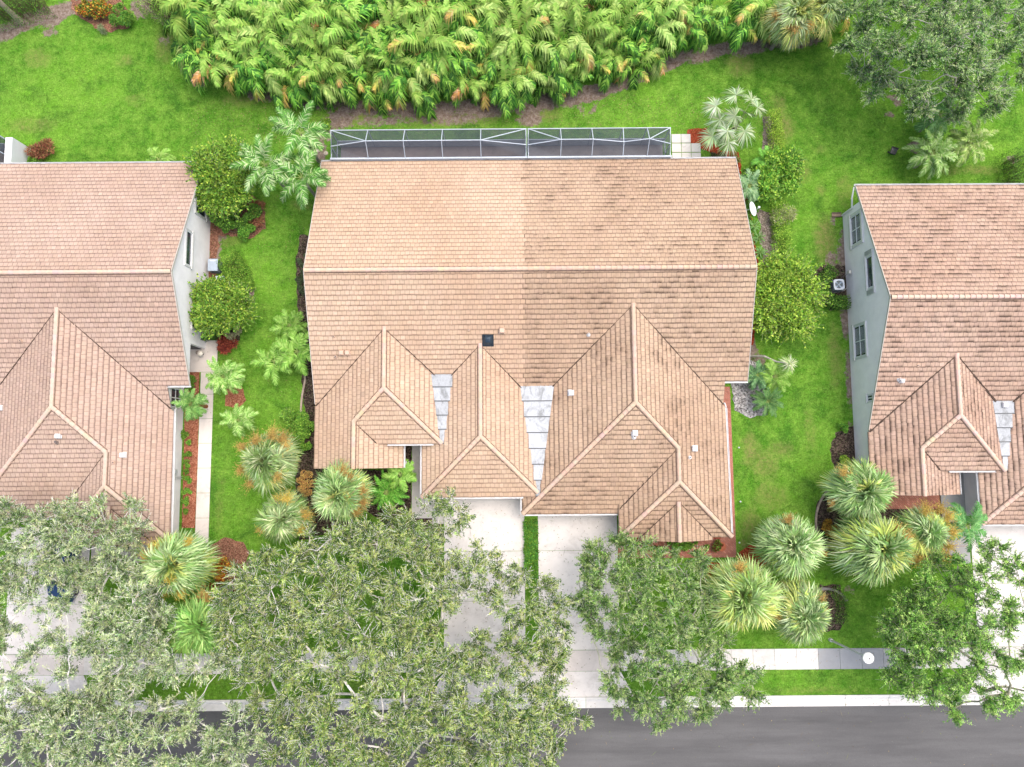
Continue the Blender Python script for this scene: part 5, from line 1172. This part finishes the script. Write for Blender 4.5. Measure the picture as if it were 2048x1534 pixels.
def hedge(name, pts, wd, h, label, cols, seed, dens=420, L=.075, Wd=.05, cat="hedge"):
    """clipped hedge along a line of photo points"""
    rg = np.random.default_rng(seed); q = [np.array(W(a, b, h*.7)[:2]) for a, b in pts]; c0 = sum(q)/len(q); root = empty(name, (c0[0], c0[1], 0), 0, label, cat); mb = MB(); st = MB()
    for a, b in zip(q[:-1], q[1:]):
        a, b = a-c0, b-c0; Ls = np.linalg.norm(b-a); d = (b-a)/Ls; s_ = np.array((-d[1], d[0])); n = int(dens*(Ls+wd*.5)*(wd+h))
        f = rg.uniform(-.1, 1.1, n)[:, None]; face = rg.integers(0, 4, n); u_ = rg.uniform(-1, 1, n)*wd/2; z_ = rg.uniform(.0, 1, n)*h
        u_ = np.where(face == 0, wd/2, np.where(face == 1, -wd/2, u_)); z_ = np.where(face >= 2, h, z_); u_ = u_ + rg.normal(0, .05, n); z_ = np.abs(z_ + rg.normal(0, .05, n) + .05*np.sin(f[:, 0]*Ls*2.3))
        P = np.concatenate([a + (b-a)*f + s_*u_[:, None], z_[:, None]], 1)
        nn = np.zeros((n, 3)); nn[face == 0, :2] = s_; nn[face == 1, :2] = -s_; nn[face >= 2, 2] = 1
        mb.leaves(P, unit(nn*.5+rg.normal(0, .7, (n, 3))), unit(nn+rg.normal(0, .5, (n, 3))+(0, 0, .3)), L*rg.uniform(.7, 1.4, n), Wd, pal(rg, n, cols, .15))
        m_ = int(Ls*26*wd)+6; f = rg.uniform(0, 1, (m_, 1)); B = np.concatenate([a+(b-a)*f+s_*rg.uniform(-.3, .3, (m_, 1))*wd, np.zeros((m_, 1))], 1)
        st.prism(B, B + np.concatenate([rg.normal(0, .12, (m_, 2)), np.full((m_, 1), h*.92)], 1), .018, .008, (.16,.12,.08))
    mb.build("foliage", M["leaf"], root); st.build("stem", M["bark"], root); return root
GD = [(.045,.12,.025),(.075,.18,.035),(.11,.24,.045)]; GM = [(.08,.22,.03),(.14,.32,.045),(.22,.42,.06)]; GY = [(.15,.30,.03),(.29,.47,.05),(.44,.60,.09)]; GL = [(.09,.24,.03),(.18,.37,.045),(.32,.51,.08)]
RED = [(.22,.04,.03),(.34,.08,.05),(.14,.03,.03)]; CRO = [(.55,.30,.04),(.60,.16,.03),(.20,.28,.04),(.42,.07,.03),(.70,.48,.08)]; TI = [(.30,.12,.07),(.42,.20,.11),(.2,.07,.05),(.28,.22,.08)]
shrub("leafy_tree", 440, 352, 2.3, 2.5, 4.2, "large yellow green leafy tree overhanging the corner of the pink tiled roof", GL+GY+GM, 401, 15000, .20, .11, "tree", 18, z0=.2, part="crown", spike=40)
shrub("leafy_shrub", 470, 425, 1.9, 1.3, 2.2, "dark green bush just below the yellow green tree at the white wall", GD+GM, 402, 7000, .13, .08, lobes=9)
shrub("leafy_shrub", 470, 458, 1.6, .8, 1.3, "bright green low bush, lowest of the plants below the corner tree", GM+[(.12,.34,.05)], 403, 4000, .12, .09, lobes=8)
shrub("spiky_shrub", 512, 425, .6, 1.0, 1.0, "reddish brown spiky shrub east of the dark green bush", TI, 404, 1500, .26, .05, lobes=6)
shrub("leafy_tree", 425, 608, 2.4, 2.0, 4.0, "loose yellow green tree in front of the white wall, above the boxed shrub", GL+GY+GM, 405, 8500, .20, .105, "tree", 17, z0=.2, part="crown", spike=50)
hedge("oval_hedge", [(452,515),(476,545),(484,580)], 1.5, .8, "oval clipped green hedge beside the blue grey air conditioner", GL+GM, 406, 520)
hedge("box_shrub", [(418,668),(418,680)], .9, .9, "dark green boxed shrub under the loose yellow green tree by the white wall", GD, 407, 650)
shrub("spiky_shrub", 448, 690, .8, .65, .9, "dark red spiky shrub at the corner of the entry slab", RED, 408, 1500, .26, .055, lobes=6)
shrub("bare_shrub", 467, 660, .5, .9, 1.3, "pale twiggy shrub between the yellow green tree and the dark red shrub", [(.36,.38,.2),(.3,.36,.16),(.42,.36,.28)], 409, 900, .09, .04, lobes=5, spike=30)
shrub("leafy_tree", 1572, 590, 2.45, 2.7, 3.4, "large bright yellow green tree between the duplex and the fan topped unit", GL+GY+GY, 410, 13000, .20, .10, "tree", 20, z0=.1, part="crown", spike=55)
shrub("leafy_tree", 1556, 350, 1.75, 1.9, 2.8, "yellow green bushy tree growing over the narrow hedge east of the duplex", GL+GY+GM, 411, 6500, .20, .10, "tree", 15, z0=.1, part="crown", spike=24)
shrub("leafy_shrub", 1505, 400, .6, 1.1, 1.2, "dark green shrub tucked against the roof edge above the satellite dish", GD+GM, 412, 3000, .12, .06)
shrub("bare_shrub", 1570, 430, .85, .8, 1.4, "pale half bare shrub in the narrow hedge, east of the satellite dish", [(.34,.40,.14),(.28,.36,.10),(.42,.42,.26)], 413, 2200, .1, .05, lobes=7, spike=24)
hedge("narrow_hedge", [(1546,225),(1553,270),(1556,320)], .85, .9, "narrow clipped yellow green hedge below the open fan palm", GY, 414, 480)
hedge("narrow_hedge", [(1560,410),(1564,470),(1566,520)], 1.0, .9, "narrow clipped yellow green hedge north of the large bright tree", GY+GL, 415, 480)
shrub("leafy_shrub", 1512, 345, .8, 1.2, 1.5, "mixed green bush between the roof corner and the yellow green bushy tree", GM+GL, 460, 4200, .14, .07, lobes=8, spike=16)
shrub("low_shrub", 1500, 440, .35, 1.2, .4, "low green plants in red mulch along the roof edge by the dish", GM+GD, 461, 1500, .1, .05, lobes=8)
shrub("leafy_shrub", 1550, 520, .6, .5, 1.2, "small yellow green bush where the narrow hedge meets the bright tree", GY, 462, 2200, .13, .06, lobes=5, spike=12)
shrub("leafy_shrub", 1432, 312, .8, .45, .8, "dark twiggy shrub beside the stepping stones at the back eave", [(.09,.08,.05),(.14,.12,.08),(.1,.14,.05)], 416, 900, .1, .035, lobes=5, spike=16)
shrub("leafy_shrub", 1470, 318, .5, .5, .6, "small olive shrub in red mulch below the open fan palm", [(.2,.2,.06),(.3,.28,.1),(.15,.2,.06)], 417, 900, .11, .05, lobes=5)
hedge("curved_hedge", [(1665,540),(1642,565),(1645,590),(1668,605),(1694,604)], .75, .7, "curved dark green hedge wrapped around the fan topped air conditioner", GD+GM, 418, 420, .11, .07)
hedge("clipped_hedge", [(2038,308),(2040,372)], 1.6, 1.7, "tall clipped dark hedge cut by the right edge, behind the stained roof", GD+GM, 419, 380)
hedge("clipped_hedge", [(-30,14),(75,-14)], 2.2, 2.0, "clipped dark green hedge in the top left corner", GD+GM, 420, 260)
hedge("clipped_hedge", [(290,-14),(345,18),(405,60)], 2.3, 2.0, "clipped light green hedge running into the left end of the palm hedge", GM+GL, 421, 280)
shrub("croton_shrub", 190, 14, 1.5, .85, 1.2, "orange and yellow speckled shrub at the top left", CRO+GD, 422, 3200, .17, .08, lobes=12)
shrub("round_shrub", 238, 28, .85, 1.0, 1.3, "rounded bright green shrub beside the speckled orange one", GM+[(.10,.32,.06)], 423, 5000, .1, .07, lobes=9)
shrub("spiky_plant", 206, 58, .45, .3, .4, "small grey green grassy plant in front of the speckled orange shrub", [(.2,.28,.12),(.3,.36,.2)], 424, 500, .22, .02, lobes=3, cat="plant")
shrub("spiky_shrub", 86, 300, 1.0, .75, 1.1, "brown red spiky shrub behind the pink tiled roof, near the left cage", TI, 425, 2200, .28, .06, lobes=8)
shrub("leafy_shrub", 68, 322, .75, .4, .7, "green shrub against the back eave near the left cage", GM, 426, 2200, .1, .07, lobes=6)
shrub("leafy_shrub", 603, 545, .4, 2.3, .6, "dark low shrub row along the upper west side of the duplex", [(.05,.09,.04),(.09,.14,.06),(.16,.2,.12)], 427, 3800, .08, .05, lobes=14)
shrub("leafy_shrub", 600, 870, .9, 1.6, 1.6, "green bush behind the fan palms west of the duplex", GM+GL, 428, 6000, .12, .08, lobes=11)
shrub("leafy_shrub", 580, 825, .8, .6, 1.4, "light green open bush above the orange flowered fan palm", GL+GM, 429, 1600, .11, .07, lobes=7, spike=10)
shrub("flowering_shrub", 612, 968, .7, .9, 1.2, "rusty orange shrub between the two upper fan palms", G_RUST+G_INF, 430, 2200, .1, .05, lobes=8)
shrub("croton_shrub", 440, 1140, .9, .8, 1.0, "orange and red speckled shrub in brown mulch beside the left fan palms", CRO, 431, 2400, .16, .075, lobes=9)
shrub("croton_shrub", 415, 1180, .6, .5, .9, "red orange shrub between the two left fan palms", CRO+RED, 432, 1300, .15, .07, lobes=6)
shrub("leafy_shrub", 1690, 855, .42, .36, 1.0, "small square topped green shrub at the wall above the dark bed", GM+[(.08,.3,.04)], 433, 2200, .08, .06, lobes=5)
shrub("golden_shrub", 1692, 925, .42, .5, 1.0, "golden green shrub in the dark bed beside the grey wall", GY+GL, 434, 1800, .1, .05, lobes=6)
shrub("croton_shrub", 1664, 1056, .62, .6, .9, "golden orange speckled shrub in the curved dark bed", [(.55,.34,.05),(.48,.24,.04),(.66,.46,.1),(.16,.12,.03)], 435, 2200, .11, .07, lobes=8)
shrub("dark_shrub", 1680, 1092, .7, .5, .9, "dark purple shrub below the golden orange one", [(.07,.02,.03),(.13,.04,.05),(.18,.08,.07)], 436, 1800, .16, .06, lobes=7)
shrub("golden_shrub", 1672, 1015, .6, .45, .8, "olive yellow feathery shrub at the top of the curved dark bed", [(.3,.26,.06),(.22,.26,.05),(.4,.34,.12)], 437, 1600, .14, .03, lobes=6)
hedge("ring_hedge", [(1668,1178),(1686,1205),(1684,1245)], .65, .45, "low curved green planting east of the fan palms near the street lamp", GM+GD, 438, 380)
hedge("strip_hedge", [(1061,1046),(1062,1100),(1062,1155)], .75, .35, "bright green strip of plants between the two middle driveways", GM+[(.08,.3,.05)], 439, 520, .13, .07)
shrub("leafy_shrub", 1435, 1092, .45, .35, .7, "mixed green plants growing over the brick path corner", GM+RED, 440, 900, .13, .05, lobes=5)
shrub("low_shrub", 1350, 1092, 3.0, .35, .5, "low green planting along the front wall of the streaked roof half", GM+GL, 441, 2600, .1, .05, lobes=16)
shrub("leafy_shrub", 1895, 1125, 1.1, .6, .9, "dark green shrub row beside the right driveway under the yellow flowered palm", GD+GM, 442, 2600, .1, .06, lobes=10)
shrub("leafy_shrub", 846, 1062, .5, .8, .8, "small grey green shrub beside the corner of the left middle driveway", [(.12,.18,.08),(.2,.25,.13)], 443, 1200, .09, .04, lobes=6)
shrub("leafy_shrub", 654, 252, .45, .6, .8, "small leafy shrub at the outer corner of the five bay cage", GM+GY, 444, 1400, .1, .07, lobes=6)
for i, (px, py, r_) in enumerate(((386,755,.35),(384,775,.35),(383,910,.4) if 0 else (372,868,.42),(375,888,.28),(374,908,.26),(374,927,.26),(373,942,.22),(372,960,.34),(373,982,.34),(370,1002,.34),(368,1022,.22))):
    shrub("mulch_plant", px, py, r_, r_, .4, "small green plant in the long orange mulch strip", GM+GL, 450+i, 420, .1, .05, "plant", 4, "plants in the orange mulch strip")
# tree trunk at the top left and cut palm debris
mb = MB(); a = np.array(W(42, 44)); b = np.array(W(-18, -12, 3.2)); mb.tube([a, a*.7+b*.3, a*.3+b*.7, b, b+(b-a)*.5], [.28,.2,.18,.16,.15], 10, (.40,.33,.27)); t = empty("leaning_tree", tuple(a), 0, "leaning grey brown tree trunk in the top left corner", "tree")
o = mb.build("trunk", M["bark"], t); o.location = tuple(-a)
mb = MB(); rg = np.random.default_rng(77); tp = b+(b-a)*.5-a
for i in range(9): leafball(mb, rg, tp+rg.normal(0, .7, 3)*(1,1,.4)+(-.6,.8,.3), (.6,.6,.4), 260, .13, .06, GM)
mb.build("crown", M["leaf"], t)

# oaks: branching skeleton grown towards leaf clumps
def inpoly(P, poly):
    x, y = P[:, 0], P[:, 1]; r_ = np.zeros(len(P), bool); n = len(poly); j = n-1
    for i in range(n):
        xi, yi = poly[i]; xj, yj = poly[j]; r_ ^= ((yi > y) != (yj > y)) & (x < (xj-xi)*(y-yi)/(yj-yi+1e-9)+xi); j = i
    return r_
def edgedist(P, poly):
    d = np.full(len(P), 1e9); n = len(poly)
    for i in range(n):
        a, b = np.array(poly[i], float), np.array(poly[(i+1) % n], float); ab = b-a; t_ = np.clip(((P-a)@ab)/(ab@ab), 0, 1); d = np.minimum(d, np.linalg.norm(P-(a+t_[:, None]*ab), axis=1))
    return d
def oak(label, base_px, areas, hmin, hmax, seed, cols, twigc=(.42,.40,.37), L=.10, Wd=.052, tufts=165, nleaf=20, spread=1.05, trunk_r=.30):
    rg = np.random.default_rng(seed); bx, by, _ = W(*base_px); root = empty("oak_tree", (bx, by, 0), 0, label, "tree"); cl = []; wt = []
    for poly, spc, dens in areas:
        mn = np.min(poly, 0); mx = np.max(poly, 0); spx = spc/mpp(7); pts = []
        cand = rg.uniform(mn, mx, (3000, 2)); cand = cand[inpoly(cand, poly)]
        for c in cand:
            if all((c[0]-q[0])**2 + (c[1]-q[1])**2 > spx*spx for q in pts): pts.append(c)
        pts = np.array(pts); ed = edgedist(pts, poly)*mpp(7)
        for p, e in zip(pts, ed):
            h = hmin + (hmax-hmin)*min(1, e/4.5)**.7 + rg.normal(0, .45); cl.append(W(p[0], p[1], h)); wt.append(dens)
    cl = np.array(cl) - (bx, by, 0); wt = np.array(wt)
    # skeleton
    h0 = hmin*.42; nodes = [np.array((0, 0, -.1)), np.array((.1, .1, h0*.6)), np.array((0, .1, h0))]; par = [-1, 0, 1]; path = [0, h0*.6, h0]
    ctr = cl - (0, 0, .45); order = np.argsort(np.linalg.norm(ctr[:, :2], axis=1)); idx = {}
    for i in order:
        A_ = np.array(nodes[2:]); dd = np.linalg.norm(A_ - ctr[i], axis=1); cost = dd*1.0 + .38*np.array(path[2:]) + np.where(A_[:, 2] > ctr[i][2]+.5, 2.0, 0); j = int(np.argmin(cost))+2
        p0 = nodes[j]; p1 = ctr[i]; dist = np.linalg.norm(p1-p0); pj = j
        if dist > 1.6:
            k = int(dist/1.1)
            for q in range(1, k+1):
                f = q/(k+1); m_ = p0*(1-f) + p1*f + rg.normal(0, .16, 3) + np.array((0, 0, -.25*math.sin(math.pi*f)*dist*.12)); nodes.append(m_); par.append(pj); path.append(path[pj]+np.linalg.norm(m_-nodes[pj])); pj = len(nodes)-1
        nodes.append(p1); par.append(pj); path.append(path[pj]+np.linalg.norm(p1-nodes[pj])); idx[i] = len(nodes)-1
    cnt_ = np.ones(len(nodes))
    for i in range(len(nodes)-1, 0, -1): cnt_[par[i]] += cnt_[i]
    rad = np.minimum(trunk_r, .0135*np.sqrt(cnt_)+.004); bm = MB()
    for i in range(1, len(nodes)):
        r1_ = rad[i]; r0_ = min(rad[par[i]], rad[i]*1.5); mid = (nodes[i]+nodes[par[i]])/2 + rg.normal(0, .05, 3); bm.tube([nodes[par[i]], mid, nodes[i]], [r0_, (r0_+r1_)/2, r1_], 6 if r1_ < .1 else 9, tuple(v*(1 if r1_ < .08 else .7) for v in twigc))
    # twigs and leaves
    mb = MB(); T0 = []; T1 = []
    for i in range(len(cl)):
        n = max(4, int(tufts*wt[i])); nb = 5; bd = unit(rg.normal(0, 1, (nb, 3))*(1, 1, .35) + (0, 0, .35)); be = ctr[i] + bd*rg.uniform(.35, .85, (nb, 1))*spread
        bm.prism(np.tile(ctr[i], (nb, 1)), be, .022, .015, twigc)
        w_ = rg.integers(0, nb, n); s_ = ctr[i] + (be[w_]-ctr[i])*rg.uniform(.3, 1.0, (n, 1)); d = unit(bd[w_]*.8 + rg.normal(0, .75, (n, 3))*(1, 1, .55) + (0, 0, .22)); T0.append(s_); T1.append(s_ + d*rg.uniform(.25, .75, (n, 1)))
    T0 = np.concatenate(T0); T1 = np.concatenate(T1); bm.prism(T0, T1 + (T1-T0)*rg.uniform(-.1, .35, (len(T0), 1)), .015, .008, pal(rg, len(T0), [twigc, tuple(v*1.3 for v in twigc), tuple(v*.7 for v in twigc)], .1))
    n = len(T0); k = nleaf; f = rg.uniform(.25, 1.08, (n*k, 1)); A_ = np.repeat(T0, k, 0); B_ = np.repeat(T1, k, 0); P = A_*(1-f) + B_*f + rg.normal(0, .035, (n*k, 3)); D = unit(unit(B_-A_)*.7 + rg.normal(0, .65, (n*k, 3)))
    tc = pal(rg, n, cols, .13); mb.leaves(P, D, unit(rg.normal(0, .5, (n*k, 3))+(0, 0, 1)), L*rg.uniform(.6, 1.25, n*k), Wd*rg.uniform(.8, 1.2, n*k), np.clip(np.repeat(tc, k, 0)*(1+rg.normal(0, .18, (n*k, 1))), .01, .9))
    mb.build("crown", M["leaf"], root); bm.build("trunk", M["bark"], root); return root
OAK = [(.048,.120,.024),(.130,.240,.050),(.28,.41,.10),(.48,.59,.19)]; OAKD = [(.06,.16,.025),(.13,.28,.045),(.25,.46,.085),(.42,.62,.16)]
PALE = (.74,.72,.69)
oak("huge spreading oak with pale twigs in the middle, over the left middle driveway", (852,1352),
    [([(455,1150),(500,1105),(600,1075),(760,1050),(850,1075),(880,1120),(885,1200),(900,1260),(960,1290),(1040,1250),(1070,1290),(1120,1330),(1140,1420),(1160,1450),(1120,1500),(1090,1580),(560,1600),(520,1400),(450,1330),(445,1220)], 1.05, 1.0),
     ([(860,1005),(900,1000),(935,1035),(905,1060),(870,1070)], 1.0, .55), ([(700,1040),(860,1030),(840,1090),(700,1090)], 1.1, .8),
     ([(905,1105),(990,1110),(1045,1135),(1030,1160),(960,1190),(900,1200)], 1.0, .6), ([(1060,1185),(1090,1165),(1110,1220),(1135,1270),(1080,1290),(1010,1240),(1015,1200)], .95, .7)],
    5.2, 8.4, 501, OAK, PALE)
oak("wide sparse oak with pale twigs at the lower left, over the left driveway", (215,1372),
    [([(0,1020),(70,1030),(150,1020),(200,1075),(270,1090),(250,1110),(200,1150),(60,1170),(-60,1180),(-60,1020)], 1.12, .9), ([(190,1005),(250,1020),(275,1075),(200,1080)], 1.0, .6),
     ([(-60,1170),(190,1150),(300,1150),(340,1250),(330,1380),(250,1420),(-60,1420)], 1.55, .7), ([(190,1130),(290,1150),(340,1290),(460,1330),(330,1360),(190,1360)], 1.2, .9),
     ([(-60,1400),(300,1390),(330,1420),(420,1430),(430,1560),(390,1620),(-60,1620)], 1.25, 1.0), ([(430,1450),(480,1430),(510,1480),(500,1550),(450,1560)], 1.1, .7)],
    5.0, 8.0, 502, [(.08,.14,.045),(.18,.28,.10),(.34,.44,.19),(.54,.61,.33)], PALE)
oak("rounded fresh green oak over the pavement between the middle driveway and the fan palms", (1335,1362),
    [([(1165,1130),(1200,1100),(1290,1085),(1400,1110),(1425,1200),(1440,1290),(1530,1320),(1515,1380),(1460,1430),(1330,1445),(1250,1410),(1210,1340),(1190,1270),(1150,1220)], 1.15, .95)],
    4.2, 7.2, 503, [(.06,.16,.03),(.13,.28,.055),(.26,.44,.11),(.42,.58,.20)], (.44,.45,.36))
oak("green oak at the lower right over the right driveway", (1925,1362),
    [([(1880,1110),(1960,1100),(2060,1110),(2110,1250),(2080,1400),(2000,1430),(1900,1420),(1850,1400),(1800,1380),(1770,1310),(1790,1220),(1830,1170),(1870,1160)], 1.25, .8), ([(1770,1250),(1850,1180),(1900,1250),(1900,1380),(1810,1370)], 1.2, .8)],
    4.5, 7.6, 504, OAKD, (.30,.30,.22))
oak("dense light green tree filling the top right corner", (1880,110),
    [([(1690,-20),(1685,60),(1705,115),(1745,170),(1800,205),(1860,225),(1950,230),(2060,165),(2120,60),(2110,-90),(1700,-90)], 1.1, 1.15)],
    4.5, 7.8, 505, [(.06,.16,.035),(.14,.29,.07),(.27,.44,.13),(.42,.57,.23)], (.50,.48,.44))

# short grass blades over the lawn, one mesh
rg = np.random.default_rng(900); n = 260000; P = np.stack([rg.uniform(-41, 41, n), rg.uniform(-16.7, 36, n), np.full(n, .0)], 1)
def rect(x0, x1, y0, y1): return (P[:, 0] > x0) & (P[:, 0] < x1) & (P[:, 1] > y0) & (P[:, 1] < y1)
bad = rect(-60, 60, -15.1, -13.65)
for ox, oy in ((0, 0), (-37.68, 0), (37.6, -2.1)):
    bad |= rect(ox-13.3, ox+15.65, oy+3.4, oy+19.3) | rect(ox-13.1, ox-5.6, oy-.7, oy+4) | rect(ox-7.2, ox+1.3, oy-5, oy+4) | rect(ox+1.1, ox+7.6, oy-4, oy+4) | rect(ox+7, ox+14.2, oy-5.6, oy+5.6)
for r_ in ((-5.8,8.2,-16.8,-13.6),(-4.9,.82,-14,-2),(1.72,7.34,-14,-3),(-36.3,-28.8,-16.8,-13.6),(-35.3,-29.7,-14,-5),(31.2,38.8,-16.8,-13.6),(32.1,37.9,-14,-5),(-7.2,-4.8,-5,2),(-22.4,-21.2,-6.3,8.3),(-24.4,-21.2,5.9,8.2),(-29.7,-21.3,-7.6,-6.1),
           (30.1,32.1,-8.1,-.5),(14.5,15.7,-7.5,4.6),(7.3,15.7,-7.5,-6.1),(11.9,14.3,20.5,23.5),(-12.7,11.4,19.9,22.7),(-41,-35.5,20,22.8),(-24,-22.3,-7,6)): bad |= rect(*r_)
gi = np.clip(((P[:, 0]+42)/.25).astype(int), 0, 336); gj = np.clip(((P[:, 1]+26)/.25).astype(int), 0, 264)
i0 = int(np.argmin(abs(xs+42))); j0 = int(np.argmin(abs(ys+26))); bad |= (soil[gj+j0, gi+i0] > .45)
P = P[~bad]; n = len(P); D = unit(rg.normal(0, 1, (n, 3))*(1, 1, .1)+(0, 0, .8)); mb = MB()
mb.leaves(P, D, unit(rg.normal(0, 1, (n, 3))), rg.uniform(.05, .11, n), .022, pal(rg, n, [(.06,.17,.02),(.10,.26,.03),(.17,.36,.05),(.24,.40,.08)], .2)); tag(mb.build("grass", M["leaf"]), kind="stuff")

# fallen leaves and twigs on the paving and lawn edges
rg = np.random.default_rng(901); spots = [(rg.uniform(-38, 38, 1100), -13.5-np.abs(rg.normal(0, 4.2, 1100)), .05), (rg.uniform(-4.8, 7.2, 500), rg.uniform(-14, -4, 500), .045), (rg.uniform(-36, -29, 300), rg.uniform(-14, -8, 300), .045), (rg.uniform(-24, 20, 2600), rg.uniform(22.9, 26.5, 2600), .03), (rg.normal(0, 1, 900)*6-17, rg.uniform(3, 20, 900), .03)]
mb = MB()
for X_, Y_, z_ in spots:
    n = len(X_); P = np.stack([X_, Y_, np.full(n, z_)], 1); D = unit(rg.normal(0, 1, (n, 3))*(1, 1, .1)); ok = ~((P[:, 1] > 3) & (P[:, 0] > -13.4) & (P[:, 0] < 15.8) & (P[:, 1] < 20)) & ~((P[:, 0] < -22) & (P[:, 1] > 0) & (P[:, 1] < 21))
    P, D = P[ok], D[ok]; n = len(P); L_ = np.where(rg.random(n) < .93, rg.uniform(.05, .12, n), rg.uniform(.25, .7, n)); mb.leaves(P, D, np.tile((0, 0, 1.0), (n, 1)), L_, np.where(L_ > .2, .018, .045), pal(rg, n, [(.22,.15,.07),(.32,.25,.13),(.13,.10,.06),(.16,.2,.05)], .15))
tag(mb.build("fallen_leaves", M["leaf"]), kind="stuff")
